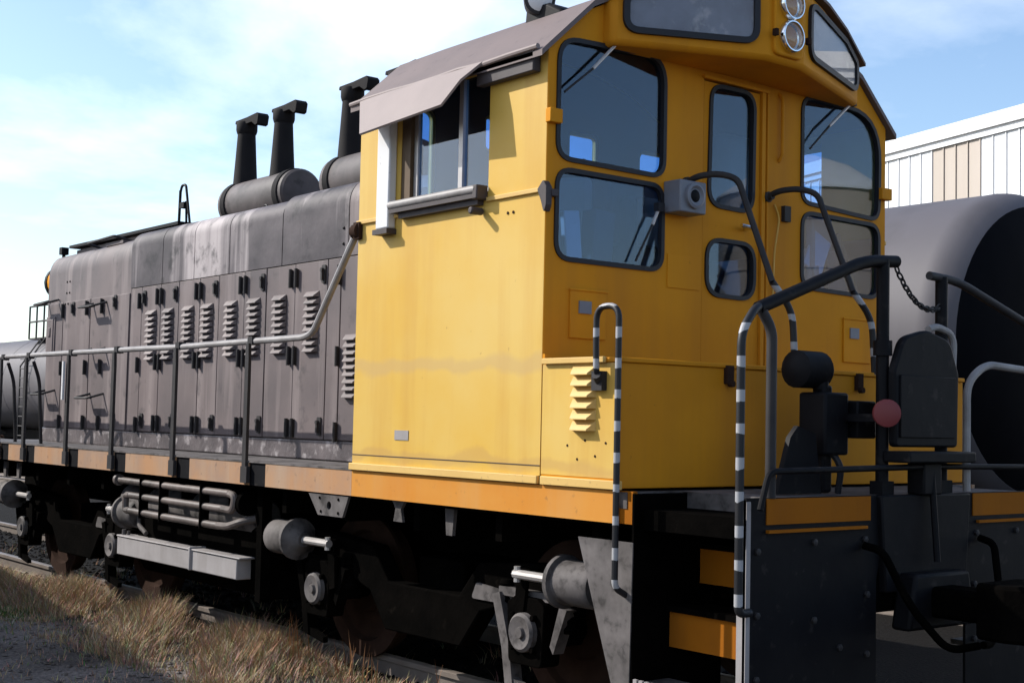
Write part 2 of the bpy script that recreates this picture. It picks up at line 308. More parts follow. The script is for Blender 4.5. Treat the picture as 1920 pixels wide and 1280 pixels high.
# ================================================================== SETTING
def gheight(x, y):
    h = GZ + .05*math.exp(-((y)/1.6)**2) + .03*math.sin(x*.7+y*1.3)*math.exp(-((y+4)/5)**2)
    return h
def build_ground():
    xs = sorted(set([-900, -400, -150, -80, -50, -35]+[-30+i*.5 for i in range(81)]+[12, 16, 25, 40, 80, 200, 500, 900]))
    ys = sorted(set([-900, -400, -150, -60, -30, -18, -14]+[-12+i*.4 for i in range(46)]+[7, 9, 12, 16, 25, 40, 80, 200, 500, 900]))
    vs = [(x, y, gheight(x, y)) for y in ys for x in xs]; nx = len(xs)
    fs = [(j*nx+i, j*nx+i+1, (j+1)*nx+i+1, (j+1)*nx+i) for j in range(len(ys)-1) for i in range(nx-1)]
    m = MB(); m.add(vs, fs); tag(m.build('ground', 'ground'), kind='structure')
build_ground()
rail_prof = [(-.075, 0), (.075, 0), (.075, .012), (.012, .03), (.012, .125), (.036, .135), (.036, .168), (.03, .172), (-.03, .172), (-.036, .168), (-.036, .135), (-.012, .125), (-.012, .03), (-.075, .012)]
def track(yc, x0, x1, tie0, tie1):
    t = bpy.data.objects.new('railway_track', None); C.objects.link(t); t.location = (0, yc, RAIL-.172); t['kind'] = 'structure'
    PINV[t.name] = Matrix.Translation((0, -yc, -(RAIL-.172)))
    for s in (-1, 1):
        m = MB(); m.prism(rail_prof, lambda a, b, tt: Vector((tt, yc+s*.7535+a, RAIL-.172+b)), x0, x1); m.build('rail', 'railhead', t)
    me = MB().box(-.11, .11, -1.28, 1.28, -.17, 0).mesh('tie', 'wood')
    x = tie0; 
    while x < tie1:
        obj('tie', me, t, (x+random.uniform(-.03, .03), yc+random.uniform(-.04, .04), RAIL-.174), (0, 0, random.uniform(-.02, .02))); x += .52
    return t
track(0, -60, 14, -13, 2.2)
track(6.2, -60, 25, -16, 0)
track(10.3, -70, 25, -52, -30)

# ================================================================== LOCOMOTIVE
loco = thing('locomotive', 'yellow and grey diesel switching locomotive with louvred hood and tall cab', 'locomotive', (-4.8, 0, RAIL))
YS = -1.525; ZT = 1.55; ZS = 1.385; XE = 1.36; XF = -10.9; XC = -1.91; XB = .614
# ---- underframe and deck
m = MB(); m.box(XF, XE, -.5, .5, .95, 1.36); m.box(XF, XE, -1.44, 1.44, 1.36, 1.46)
for i in range(14): m.box(XF+.4+i*.83, XF+.46+i*.83, -1.40, 1.40, 1.2, 1.37)
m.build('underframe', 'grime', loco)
MB().box(XF, .66, -1.50, 1.50, 1.462, 1.545).box(.66, XE-.02, -1.12, 1.12, 1.462, 1.545).build('deck_plate', 'dust_grey', loco)
# ---- side sill: painted panels, dark blocks where the stanchions stand
POSTS = [-3.36, -4.59, -5.83, -6.9, -8.03, -8.78, -9.7]
seg = []; x1 = XC
blocks = [(p+.04, p+.29) for p in POSTS]
edges = [XF]+sorted([e for b in blocks for e in b])+[XC]
for i in range(len(edges)-1):
    a, b = edges[i], edges[i+1]; dark = any(abs(a-k[0]) < 1e-6 for k in blocks)
    MB().box(a+.002, b-.002, YS+(.01 if dark else 0), YS+.03, ZS+(.0 if dark else .0), ZT).build('sill_panel', 'black' if dark else 'orange_dusty', loco)
MB().box(XC, .60, YS, YS+.03, ZS, ZT).build('sill_panel', 'orange', loco)
MB().box(.602, .70, YS+.03, YS+.06, ZS, ZT).build('sill_panel', 'orange_shaded', loco)
MB().box(XF, .70, -YS-.03, -YS, ZS, ZT).build('sill_panel', 'orange_dusty', loco)
MB().box(XF, XC, YS-.004, -.95, ZT-.001, ZT+.012).build('walkway_plate', 'dust_grey', loco)

# ---- hood
hood = None
def hood_section(yh, zc, top, n=9, r0=.15):
    pr = [(-yh, ZT+.01), (-yh, zc)]
    pr += [(-yh+r0-r0*math.cos(t), zc+(top-zc)*math.sin(t)) for t in [math.pi/2*i/n for i in range(1, n+1)]]
    return pr+[(-a, b) for a, b in reversed(pr)]
def loft(name, secs, mat, parent):
    m = MB(); n = len(secs[0][1]); vs = [(x, a, b) for x, pr in secs for a, b in pr]; fs = []
    for j in range(len(secs)-1): fs += [(j*n+i, j*n+i+1, (j+1)*n+i+1, (j+1)*n+i) for i in range(n-1)]
    fs += [tuple(range(n)), tuple(range((len(secs)-1)*n, len(secs)*n))]
    m.add(vs, fs); return m.build(name, mat, parent, 40)
hood = loft('hood', [(-9.40, hood_section(.80, 3.30, 3.5)), (-9.36, hood_section(.86, 3.38, 3.57)), (-9.30, hood_section(.88, 3.38, 3.60)), (-7.06, hood_section(.88, 3.38, 3.62)), (-7.055, hood_section(.865, 3.38, 3.60)),
                     (-2.9, hood_section(.865, 3.42, 3.65)), (-2.3, hood_section(.865, 3.40, 3.60)), (XC-.001, hood_section(.865, 3.38, 3.56))], 'hood', loco)
# top shoulder panels, each a curved sheet
TP = [-7.05, -6.33, -5.66, -4.98, -4.06, -3.05, XC-.005]
for i in range(len(TP)-1):
    a, b = TP[i]+.006, TP[i+1]-.006; tp = 3.66 if i < 4 else 3.69
    secs = []
    for s in (-1, 1):
        prof = [(s*.894, 3.105), (s*.894, 3.50)]+[(s*(.894-.15+.15*math.cos(t)), 3.50+(tp-3.50)*math.sin(t)) for t in [math.pi/2*k/9 for k in range(1, 10)]]+[(s*.2, tp+.015)]
        mm = MB(); nn = len(prof)
        dz = lambda x: -.09*max(0, (x+2.9)) if x > -2.9 else 0
        st = [a, (a+b)/2, b] if b < -2.9 else [a, -2.7, b]
        vs = []
        for x in st:
            for (y, z) in prof: vs.append((x, y, z+(dz(x) if z > 3.51 else 0)))
        for x in st:
            for (y, z) in prof: vs.append((x, y-s*.03, z-.012+(dz(x) if z > 3.51 else 0)))
        fs = []
        for L0 in (0, 3*nn):
            for j in range(2): fs += [(L0+j*nn+k, L0+j*nn+k+1, L0+(j+1)*nn+k+1, L0+(j+1)*nn+k) for k in range(nn-1)]
        for j in (0, 2): fs += [(j*nn+k, j*nn+k+1, 3*nn+j*nn+k+1, 3*nn+j*nn+k) for k in range(nn-1)]
        for k in (0, nn-1): fs += [(j*nn+k, (j+1)*nn+k, 3*nn+(j+1)*nn+k, 3*nn+j*nn+k) for j in range(2)]
        mm.add(vs, fs); mm.build('shoulder_panel', 'hood_top' if i < 5 else 'hood', hood, 40)
# door panels on both sides
SEAM = [-7.04, -6.78, -6.35, -5.96, -5.53, -5.16, -4.69, -4.31, -3.84, -3.34, -3.15, -2.5, XC-.01]
for s in (-1, 1):
    for i in range(len(SEAM)-1):
        a, b = SEAM[i]+.005, SEAM[i+1]-.005; rnd = random.uniform(0, .006)
        y0 = .862; y1 = .888+rnd
        MB().box(a, b, min(s*y0, s*y1), max(s*y0, s*y1), 1.72, 3.098).build('door_panel', 'hood', hood, bevel=.004)
    for a, b in ((-9.28, -8.82), (-8.81, -8.06), (-8.05, -7.07)):
        MB().box(a+.004, b-.004, min(s*.87, s*.892), max(s*.87, s*.892), 1.72, 3.06).build('door_panel', 'hood', hood, bevel=.004)
    MB().box(-9.36, XC-.01, min(s*.85, s*.884), max(s*.85, s*.884), ZT+.012, 1.712).build('base_sill', 'oily', hood, bevel=.01)
# louvres
def louver_mesh(name, wd, ht, dp, mat):
    pr = [(0, -ht/2), (-dp, -ht/2+.004), (-dp*.95, -ht/2+.010), (0, ht/2)]   # y,z profile: a sloping hood open at the bottom
    m = MB(); h = wd/2; i_ = wd/2-dp*.6
    vs = [(-h, 0, -ht/2), (h, 0, -ht/2), (h, 0, ht/2), (-h, 0, ht/2), (-i_, -dp, -ht/2), (i_, -dp, -ht/2), (i_, -dp, -ht/2+.008), (-i_, -dp, -ht/2+.008)]
    fs = [(0, 1, 5, 4), (4, 5, 6, 7), (7, 6, 2, 3), (0, 4, 7, 3), (1, 2, 6, 5)]
    m.add(vs, fs); me = m.mesh(name, mat, 50); return me
lm = louver_mesh('louver', .20, .046, .040, 'hood')
for xc in (-6.53, -6.16, -5.74, -5.36, -4.91, -4.50, -4.07, -3.56):
    for k in range(9): obj('louver', lm, hood, (xc+random.uniform(-.004, .004), -.893, 2.415+k*.0535))
for k in range(9): obj('louver', lm, hood, (-2.96, -.893, 2.06+k*.0535))
# hinges, latches
hm = MB().box(-.020, .012, -.012, 0, -.07, .07).cyl((.004, -.022, -.075), (.004, -.022, .075), .014, n=10).mesh('hinge', 'post')
lt = MB().prism(rpoly([(-.028, -.07), (.028, -.07), (.028, .07), (-.028, .07)], .012), lambda a, b, t: Vector((a, t, b)), -.010, 0).box(-.010, .012, -.032, -.008, -.05, .025).cyl((0, -.035, .03), (0, -.008, .03), .016, n=10).mesh('latch', 'post')
HZ = (2.985, 2.37, 1.80)
for xh in (-6.35, -5.53, -4.69, -3.84):
    for z in HZ:
        for dx in (-.045, .045): obj('hinge', hm, hood, (xh+dx, -.893, z))
for xh in (-6.80, -3.15, -8.12, -7.72, -8.79):
    for z in HZ: obj('hinge', hm, hood, (xh, -.893, z-.02))
for xh, z in ((-6.70, 2.99), (-6.01, 2.99), (-5.21, 2.99), (-4.36, 2.99), (-3.39, 2.99), (-7.4, 2.99), (-8.51, 2.98)): obj('latch', lt, hood, (xh, -.893, z))
for xh in (-6.68, -6.01, -5.21, -4.36, -3.40, -7.35): obj('latch', lt, hood, (xh, -.893, 1.82))
rv = MB().lathe((0, 0, 0), (0, -1, 0), [(0, .012), (.006, .010), (.009, .004)], 10).mesh('rivet', 'black')
for xr in (-8.76, -8.68):
    for z in (3.04, 3.16, 3.28): obj('rivet', rv, hood, (xr, -.893 if z < 3.06 else -.88, z))
for xr in (-3.12, -3.0):
    for z in (3.2, 3.32): obj('rivet', rv, hood, (xr, -.897, z))
# small box on the nose side
MB().box(-9.27, -9.02, -.905, -.87, 2.50, 2.92).box(-9.24, -9.05, -.915, -.9, 2.53, 2.89).box(-9.17, -9.11, -.925, -.91, 2.70, 2.80).build('access_cover', 'hood', hood, bevel=.006)
# hoop steps
def hoop(x0, x1, z, parent, dp=.15, yb=-.885):
    m = MB(); m.tube(smooth_path([(x0+.06, yb, z+.05), (x0, yb-dp, z), (x1, yb-dp, z), (x1+.05, yb, z+.05)], .04, 4), .012, 8)
    m.box(x0+.02, x1-.02, yb-dp-.012, yb-dp+.05, z-.006, z+.004); return m.build('hoop_step', 'post', parent)
for z in (2.955, 2.49, 2.03): hoop(-8.04, -7.68, z, hood)
for z in (3.05, 2.07): hoop(-9.33, -9.02, z, hood)
# radiator cowl on the front of the hood roof
cow = MB(); cow.prism([(-9.2, 3.55), (-6.6, 3.55), (-6.6, 3.66), (-7.5, 3.70), (-9.2, 3.68)], XZ(0), -.62, .62); cow.build('radiator_cowl', 'hood', hood)
MB().box(-9.28, -6.5, -.68, .68, 3.705, 3.735).build('radiator_shutter', 'black', hood)
pipe('grab_rail', [(-8.3, -.6, 3.6), (-8.35, -.84, 3.66), (-7.62, -.84, 3.68), (-7.58, -.6, 3.62)], .014, 'post', hood, .05, 8)
MB().box(-7.95, -7.5, -.80, -.55, 3.60, 3.63).build('step_tread', 'hood', hood)
m = MB(); m.tube([(-7.95, 0, 3.7), (-7.93, 0, 4.28)], .016, 8); m.tube(smooth_path([(-7.93, 0, 4.25), (-7.9, 0, 4.33), (-7.8, 0, 4.33), (-7.62, 0, 3.7)], .04), .014, 8); m.tube([(-7.85, .05, 3.7), (-7.78, 0, 4.15)], .013, 8); m.box(-7.88, -7.78, -.03, .03, 4.08, 4.14); m.build('pipe_stand', 'black', hood)
# nose lamp housing
m = MB(); m.lathe((-9.34, -.62, 3.34), (-1, 0, 0), [(0, .2), (.26, .18), (.30, .15), (.31, .05)], 20); m.build('number_lamp_housing', 'yellow_shaded', hood)
MB().cyl((-9.6, -.62, 3.34), (-9.66, -.62, 3.34), .19, n=20).build('lamp_rim', 'black', hood)
MB().cyl((-9.38, -.7, 3.5), (-9.38, -.7, 3.7), .02, n=8).box(-9.42, -9.34, -.74, -.66, 3.64, 3.72).build('marker_post', 'black', hood)
MB().box(-9.43, -9.40, -.80, .80, ZT+.02, 3.3).build('nose_plate', 'cream', hood)
# lifting eyes
le = MB().tube([(.035*math.cos(t), 0, .035+.035*math.sin(t)) for t in [2*math.pi*i/12 for i in range(12)]], .009, 6, True).mesh('lifting_eye', 'post')
for xe, ye, ze in ((-6.85, -.55, 3.66), (-5.0, -.55, 3.67), (-4.2, -.5, 3.69)): obj('lifting_eye', le, hood, (xe, ye, ze))

# ---- exhaust mufflers and stacks
def muffler(x0, x1, stacks):
    rr = .225; zc = 3.955
    mf = MB().lathe((x0, 0, zc), (1, 0, 0), [(-.05, .02), (-.045, .12), (-.015, .20), (.03, rr), (x1-x0-.03, rr), (x1-x0-.005, rr-.02), (x1-x0, .02)], 36).build('muffler', 'muffler', loco)
    for xb in (x0+.13, x1-.13): MB().lathe((xb-.05, 0, zc), (1, 0, 0), [(0, rr+.002), (.01, rr+.012), (.09, rr+.012), (.1, rr+.002)], 36).build('muffler_band', 'soot', mf)
    MB().cyl((x0+.35, 0, 3.6), (x0+.35, 0, 3.8), .15, n=18).cyl((x1-.35, 0, 3.6), (x1-.35, 0, 3.8), .17, n=18).build('muffler_foot', 'soot', mf)
    for xs in stacks:
        st = MB().lathe((xs, 0, 4.12), (0, 0, 1), [(0, .13), (.05, .118), (.30, .102), (.54, .088), (.55, .095), (.58, .104), (.64, .104), (.66, .096), (.66, .07), (.58, .07)], 28).build('exhaust_stack', 'soot', mf)
    return mf
def stack_cap(xs, parent):
    m = MB(); T = Matrix.Translation((xs, 0, 4.79)) @ Matrix.Rotation(R(-3), 4, 'Y')
    m.prism(rpoly([(xs-.14, 4.775), (xs-.02, 4.785), (xs+.10, 4.75), (xs+.20, 4.755), (xs+.28, 4.71), (xs+.32, 4.72), (xs+.34, 4.80), (xs+.31, 4.83), (xs+.10, 4.815), (xs-.13, 4.81)], .012, 3), XZ(0), -.06, .06); m.build('stack_cap', 'soot', parent, bevel=.01)
m1 = muffler(-6.62, -5.32, (-6.46, -5.72)); m2 = muffler(-4.68, -3.4, (-4.50, -3.76))
for xs in (-6.46, -5.72): stack_cap(xs, m1)
for xs in (-4.50, -3.76): stack_cap(xs, m2)

# ---- cab
def roof_z(y):
    a = abs(y); P = [(0, 4.60), (.45, 4.565), (.85, 4.46), (1.22, 4.28), (1.60, 3.93)]
    for (a0, z0), (a1, z1) in zip(P, P[1:]):
        if a <= a1: return z0+(z1-z0)*(a-a0)/(a1-a0)
    return P[-1][1]
RY = [-1.60, -1.4, -1.22, -1.05, -.85, -.65, -.45, -.2, 0, .2, .45, .65, .85, 1.05, 1.22, 1.4, 1.60]
WY = [-1.52]+RY[1:-1]+[1.52]
topline = [(y, roof_z(y)-.045) for y in WY]
# end wall with its openings
NU = rpoly([(-1.455, 3.35), (-.615, 3.345), (-.615, 4.07), (-1.455, 4.035)], [.11, .11, .17, .15])
FU = rpoly([(.63, 3.345), (1.45, 3.31), (1.465, 4.045), (.63, 4.055)], [.10, .10, .34, .12])
NL = rpoly([(-1.455, 2.79), (-.62, 2.79), (-.62, 3.30), (-1.455, 3.30)], .11)
FL = rpoly([(.635, 2.79), (1.455, 2.775), (1.455, 3.285), (.635, 3.29)], .11)
DOOR = [(-.285, 2.262), (.255, 2.262), (.255, 4.0), (-.285, 4.0)]
outer = [(-1.523, 2.20), (1.523, 2.20)]+[(1.523, roof_z(1.523)-.045)]+list(reversed(topline[1:-1]))+[(-1.523, roof_z(-1.523)-.045)]
end = plate('cab_end_wall', outer, [NU, FU, NL, FL, DOOR], YZ(-.02), .04, 'yellow_shaded', loco)
def window(poly, fn, w0, parent, seal=.019, face=1):
    ou = grow(poly, .008); inn = grow(poly, -seal)
    plate('window_seal', ou, [inn], lambda a, b, t: fn(a, b, t+w0), .034, 'rubber', parent)
    plate('window_pane', grow(poly, -seal*.5), [], lambda a, b, t: fn(a, b, t+w0-.012*face), .004, 'glass', parent)
F0 = YZ(0)
for pl in (NU, FU, NL, FL): window(pl, F0, -.006, end)
DU = rpoly([(-.235, 3.23), (.175, 3.22), (.185, 3.985), (-.22, 3.98)], [.12, .12, .12, .11])
DL = rpoly([(-.245, 2.68), (.195, 2.675), (.195, 3.03), (-.245, 3.03)], .13)
door = plate('cab_door', [(-.275, 2.272), (.235, 2.272), (.235, 3.99), (-.275, 3.99)], [DU, DL], YZ(-.028), .04, 'yellow_shaded', loco)
for pl in (DU, DL): window(pl, F0, -.012, door, .018)
MB().cyl((-.01, .10, 3.12), (.06, .10, 3.12), .014, n=10).tube([(.055, .115, 3.12), (.06, .0, 3.125)], .012, 8).build('door_handle', 'chrome', door)
MB().box(-.03, .012, .238, .27, 2.27, 4.0).box(-.03, .016, .285, .30, 2.27, 4.0).build('door_hinge_post', 'yellow_shaded', loco)
MB().box(.001, .02, -.30, .30, 4.0, 4.02).build('drip_strip', 'yellow_shaded', end)
# small covers and hardware on the end wall
for (y0, y1, z0, z1) in ((-1.34, -1.07, 2.36, 2.63), (1.07, 1.36, 2.33, 2.62)):
    MB().box(.0, .012, y0, y1, z0, z1).box(.01, .018, y0-.01, y1+.01, z1-.005, z1+.008).build('access_panel', 'yellow_shaded', end, bevel=.003)
    MB().box(.008, .022, y0+.06, y0+.15, z1-.13, z1-.06).build('panel_latch', 'grey_box', end)
MB().box(.0, .006, -.58, -.31, 2.70, 2.90).build('access_panel', 'yellow_shaded', end, bevel=.002)
MB().tube(smooth_path([(.0, .41, 4.02), (.03, .41, 3.98), (.03, .41, 3.62), (0, .41, 3.58)], .03), .012, 8).build('door_latch_rod', 'yellow_shaded', end)
MB().box(-.01, .035, -1.53, -1.44, 3.54, 3.62).build('mirror_bracket', 'yellow_shaded', end, bevel=.005)
MB().box(-.01, .04, 1.44, 1.55, 3.46, 3.54).build('mirror_bracket', 'yellow_shaded', end, bevel=.005)
# belt and corner moulding
MB().box(.0, .018, -1.523, 1.523, 2.235, 2.262).build('belt_moulding', 'yellow_shaded', end)
m = MB(); m.prism(rpoly([(-.05, 3.17), (.0, 3.22), (.03, 3.18), (.03, 3.08), (.01, 3.03), (-.015, 3.10)], .012, 3), XZ(-1.535), -.012, .03); m.box(.0, .035, -1.51, -1.46, 3.13, 3.17); m.build('corner_bracket', 'sill_dark', end, bevel=.006)
# wipers
def wiper(a, b, c, parent):
    m = MB().tube([a, b], .010, 8); m.build('wiper_arm', 'silver', parent); MB().tube([b, c], .007, 6).box(a[0]-.02, a[0]+.02, a[1]-.025, a[1]+.025, a[2]-.025, a[2]+.025).build('wiper_blade', 'rubber', parent)
wiper((.04, -1.02, 4.09), (.05, -1.24, 3.88), (.03, -1.43, 3.72), end); wiper((.04, 1.10, 4.07), (.05, .85, 3.87), (.03, .68, 3.70), end)
wiper((.03, -.68, 3.16), (.035, -.74, 3.05), (.025, -.86, 2.83), end)
# lamp box beside the door
lb = MB().box(0, .14, -.62, -.40, 3.135, 3.325).build('lamp_box', 'grey_box', loco, bevel=.008)
MB().lathe((.14, -.505, 3.235), (1, 0, 0), [(0, .075), (.02, .075), (.025, .06), (.012, .045), (.008, .005)], 24).build('lamp_lens', 'grey_box', lb)
MB().lathe((.15, -.505, 3.235), (1, 0, 0), [(0, .04), (.006, .03), (.01, .01)], 20).build('lamp_bulb', 'black', lb)
# side wall (near): window opening, seams
SW = [(-1.43, 3.22), (-.52, 3.22), (-.52, 3.93), (-1.43, 3.93)]
so_ = [(XC, 1.60), (-.004, 1.60), (-.004, 3.985), (XC, 3.985)]
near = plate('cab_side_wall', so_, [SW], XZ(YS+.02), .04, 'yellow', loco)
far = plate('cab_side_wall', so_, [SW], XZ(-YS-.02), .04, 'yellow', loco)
for s, wl in ((-1, near), (1, far)):
    y = s*1.525
    for xa_, xb_ in ((XC-.01, -1.43), (-.52, -.0)): MB().box(xa_, xb_, min(y, y+s*.016), max(y, y+s*.016), 3.155, 3.182).build('belt_moulding', 'cream', wl, bevel=.004)
    MB().box(XC-.01, -.006, min(y, y+s*.022), max(y, y+s*.022), ZT+.005, 1.60).build('sill_moulding', 'cream', wl, bevel=.004)
    MB().box(-1.43, -1.335, min(y-s*.08, y-s*.005), max(y-s*.08, y-s*.005), 3.22, 3.93).build('window_jamb', 'brown', wl)
    MB().box(-1.33, -1.29, min(y-s*.06, y-s*.03), max(y-s*.06, y-s*.03), 3.22, 3.93).box(-.86, -.82, min(y-s*.06, y-s*.03), max(y-s*.06, y-s*.03), 3.22, 3.93).box(-.84, -.80, min(y-s*.05, y-s*.015), max(y-s*.05, y-s*.015), 3.22, 3.93).box(-1.33, -.52, min(y-s*.06, y-s*.02), max(y-s*.06, y-s*.02), 3.22, 3.245).build('window_frame', 'silver', wl)
    for (a, b, dd) in ((-1.29, -.86, .045), (-.80, -.522, .034)):
        yy = y-s*dd; MB().box(a, b, min(yy, yy-s*.004), max(yy, yy-s*.004), 3.245, 3.93).build('window_pane', 'glass', wl)
MB().box(XC+.003, -.006, YS-.003, YS, 1.652, 1.657).build('panel_seam', 'sill_dark', near)
MB().box(-1.42, -1.27, YS-.004, YS, 1.76, 1.82).build('data_plate', 'pale_grey', near)
MB().box(-1.62, -1.475, YS-.06, YS, 3.09, 3.79).build('wind_deflector', 'white', near, bevel=.01)
MB().box(-1.63, -1.465, YS-.075, YS, 3.055, 3.088).build('deflector_bracket', 'sill_dark', near)
m = MB().cyl((-1.45, YS-.06, 3.225), (-.55, YS-.06, 3.225), .028, n=14); m.build('arm_rest', 'rail_grey', near)
m = MB().box(-1.44, -.53, YS-.075, YS, 3.175, 3.20); m.box(-1.38, -.56, YS-.045, YS, 3.14, 3.175); m.build('window_sill', 'sill_dark', near)
MB().box(-.565, -.52, YS-.085, YS, 3.165, 3.25).cyl((-.56, YS-.01, 3.10), (-.56, YS-.10, 3.10), .022, n=10).build('sill_bracket', 'sill_dark', near, bevel=.008)
for xb in (-.33, -.28): MB().cyl((xb, YS, 3.07), (xb, YS-.004, 3.07), .009, n=8).build('rivet', 'rust', near)
# front wall of the cab (two windows over the hood)
FW1 = rpoly([(-1.40, 3.30), (-.98, 3.30), (-.98, 3.98), (-1.40, 3.98)], .06); FW2 = [(-a, b) for a, b in FW1]; FW3 = rpoly([(.26, 3.80), (.52, 3.80), (.52, 4.02), (.26, 4.02)], .03); FW4 = rpoly([(-.52, 3.80), (-.26, 3.80), (-.26, 4.02), (-.52, 4.02)], .03)
frontw = plate('cab_front_wall', [(-1.523, 1.58), (1.523, 1.58)]+outer[2:], [FW1, FW2, FW3, FW4], YZ(XC+.02), .04, 'yellow', loco)
for pl in (FW1, FW2, FW3, FW4): plate('window_pane', grow(pl, -.005), [], YZ(XC+.02), .006, 'glass', frontw)
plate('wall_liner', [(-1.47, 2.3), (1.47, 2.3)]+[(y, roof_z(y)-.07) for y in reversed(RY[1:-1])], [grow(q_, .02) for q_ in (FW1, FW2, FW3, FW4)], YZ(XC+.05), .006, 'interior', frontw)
# roof
m = MB(); n = len(RY); st = (-1.93, -1.0, .035)
vs = [(x, y, roof_z(y)) for x in st for y in RY]+[(x, y, roof_z(y)-.035) for x in st for y in RY]; fs = []
for L0 in (0, 3*n):
    for j in range(2): fs += [(L0+j*n+k, L0+j*n+k+1, L0+(j+1)*n+k+1, L0+(j+1)*n+k) for k in range(n-1)]
for j in (0, 2): fs += [(j*n+k, j*n+k+1, 3*n+j*n+k+1, 3*n+j*n+k) for k in range(n-1)]
for k in (0, n-1): fs += [(j*n+k, (j+1)*n+k, 3*n+(j+1)*n+k, 3*n+j*n+k) for j in range(2)]
m.add(vs, fs); roof = m.build('cab_roof', 'roof', loco, 25)
m = MB(); ly = RY[1:-1]; nl_ = len(ly); m.add([(x, y, roof_z(y)-.06) for x in (XC+.07, -.06) for y in ly], [(k, k+1, nl_+k+1, nl_+k) for k in range(nl_-1)]); m.build('ceiling_liner', 'interior', roof)
m = MB(); m.tube([(-1.93+.241*i, -1.60-.006*(i % 2), 3.945+.004*((i*7) % 3)) for i in range(9)], .016, 8); m.build('roof_gutter', 'awning', roof)
MB().box(-.58, -.06, -1.585, YS-.004, 3.83, 3.95).box(-.60, -.04, -1.60, -1.585, 3.90, 3.955).build('gutter_channel', 'sill_dark', roof, bevel=.006)
# sun awning
A = [(-1.80, -1.612, 3.952), (-.49, -1.612, 3.958), (-.63, -1.80, 3.70), (-1.60, -1.735, 3.685)]
mid = [tuple(.5*(A[0][k]+A[3][k]) for k in range(3)), tuple(.5*(A[1][k]+A[2][k])+(.02 if k == 2 else 0)-(.01 if k == 1 else 0) for k in range(3))]
top = [A[0], A[1], mid[1], A[2], A[3], mid[0]]; bot = [(a, b+.010, c-.010) for a, b, c in top]
m = MB(); m.add(top+bot, [(0, 1, 2, 5), (5, 2, 3, 4), (11, 8, 7, 6), (10, 9, 8, 11)]+[(i, (i+1) % 6, 6+(i+1) % 6, 6+i) for i in range(6)]); m.build('window_awning', 'awning', loco, 20)
# horn / spot lamp on the roof
hz = roof_z(-1.12)
lamp = MB().prism([(-.62, hz-.12), (-.22, hz-.12), (-.28, hz-.02), (-.40, hz+.04), (-.60, hz+.05)], XZ(-1.12), -.09, .09).build('roof_lamp', 'black', loco, bevel=.02)
MB().lathe((-.60, -1.13, hz+.075), (1, -.6, 0), [(0, .03), (.02, .075), (.12, .095), (.15, .095), (.155, .085)], 22).build('lamp_shell', 'post', lamp)
MB().lathe((-.60, -1.13, hz+.075), (1, -.6, 0), [(.150, .08), (.168, .06), (.175, .01)], 22).build('lamp_lens', 'white', lamp)
# visor with number boards and headlights
ZB = lambda y: 4.065-.02*abs(y)/1.1
def vis_x(y): return .40 if abs(y) < .16 else .40-(abs(y)-.16)/(1.12-.16)*.32
VY = [-1.12, -.8, -.5, -.16, .16, .5, .8, 1.12]
m = MB(); tops = [(vis_x(y), y, roof_z(y)-.02) for y in VY]; bots = [(vis_x(y), y, ZB(y)) for y in VY]; tb = [(-.005, y, roof_z(y)-.02) for y in VY]; bb = [(-.005, y, ZB(y)-.01) for y in VY]
k = len(VY); vs = tops+bots+tb+bb; fs = []
for i in range(k-1): fs += [(i, i+1, k+i+1, k+i), (i, i+1, 2*k+i+1, 2*k+i), (k+i, k+i+1, 3*k+i+1, 3*k+i)]
fs += [(0, k, 3*k, 2*k), (k-1, 2*k-1, 4*k-1, 3*k-1)]
m.add(vs, fs); visor = m.build('headlight_visor', 'yellow_shaded', loco, 12, bevel=.03)
m = MB(); lip = [(vis_x(y)+.03, y*1.03, roof_z(y)+.004) for y in VY]; lip2 = [(-.01, y*1.03, roof_z(y)+.004) for y in VY]; vs = lip+lip2+[(a, b, c-.02) for a, b, c in lip+lip2]
fs = []
for i in range(k-1): fs += [(i, i+1, k+i+1, k+i), (2*k+i, 2*k+i+1, 3*k+i+1, 3*k+i), (i, i+1, 2*k+i+1, 2*k+i)]
fs += [(0, k, 3*k, 2*k), (k-1, 2*k-1, 4*k-1, 3*k-1)]
m.add(vs, fs); m.build('visor_roof_sheet', 'roof', visor, 20)
for s in (-1, 1):
    def VF(a, b, t, s=s):
        y = s*a; nrm = Vector((.96, s*.32, 0)).normalized(); return Vector((vis_x(y), y, b))+nrm*t
    bp = rpoly([(.24, 4.155), (1.05, 4.125), (1.05, 4.315), (.84, 4.41), (.24, 4.50)], [.09, .08, .06, .06, .09])
    plate('number_board_seal', grow(bp, .014), [grow(bp, -.022)], lambda a, b, t: VF(a, b, t+.008), .03, 'rubber', visor)
    plate('number_board', bp, [], lambda a, b, t: VF(a, b, t+.004), .006, 'bulb', visor)
    plate('number_board_glass', grow(bp, -.01), [], lambda a, b, t: VF(a, b, t+.012), .003, 'board_glass', visor)
# headlight bezel panel
hb = MB().prism(rpoly([(-.13, 4.10), (.13, 4.10), (.13, 4.60), (-.13, 4.60)], .05), YZ(.38), 0, .045).build('headlight_panel', 'yellow_shaded', visor, bevel=.01)
for z in (4.222, 4.418):
    hl = MB().lathe((.42, 0, z), (1, 0, 0), [(0, .098), (.035, .098), (.045, .092), (.045, .085), (.01, .08), (-.01, .04), (-.02, .005)], 30).build('headlight', 'chrome', visor)
    MB().lathe((.455, 0, z), (1, 0, 0), [(0, .086), (.012, .06), (.016, .005)], 30).build('headlight_lens', 'lens', visor)
for s in (-1, 1): MB().box(.43, .46, s*.15-.012, s*.15+.012, 4.20, 4.24).build('visor_latch', 'rust', visor)

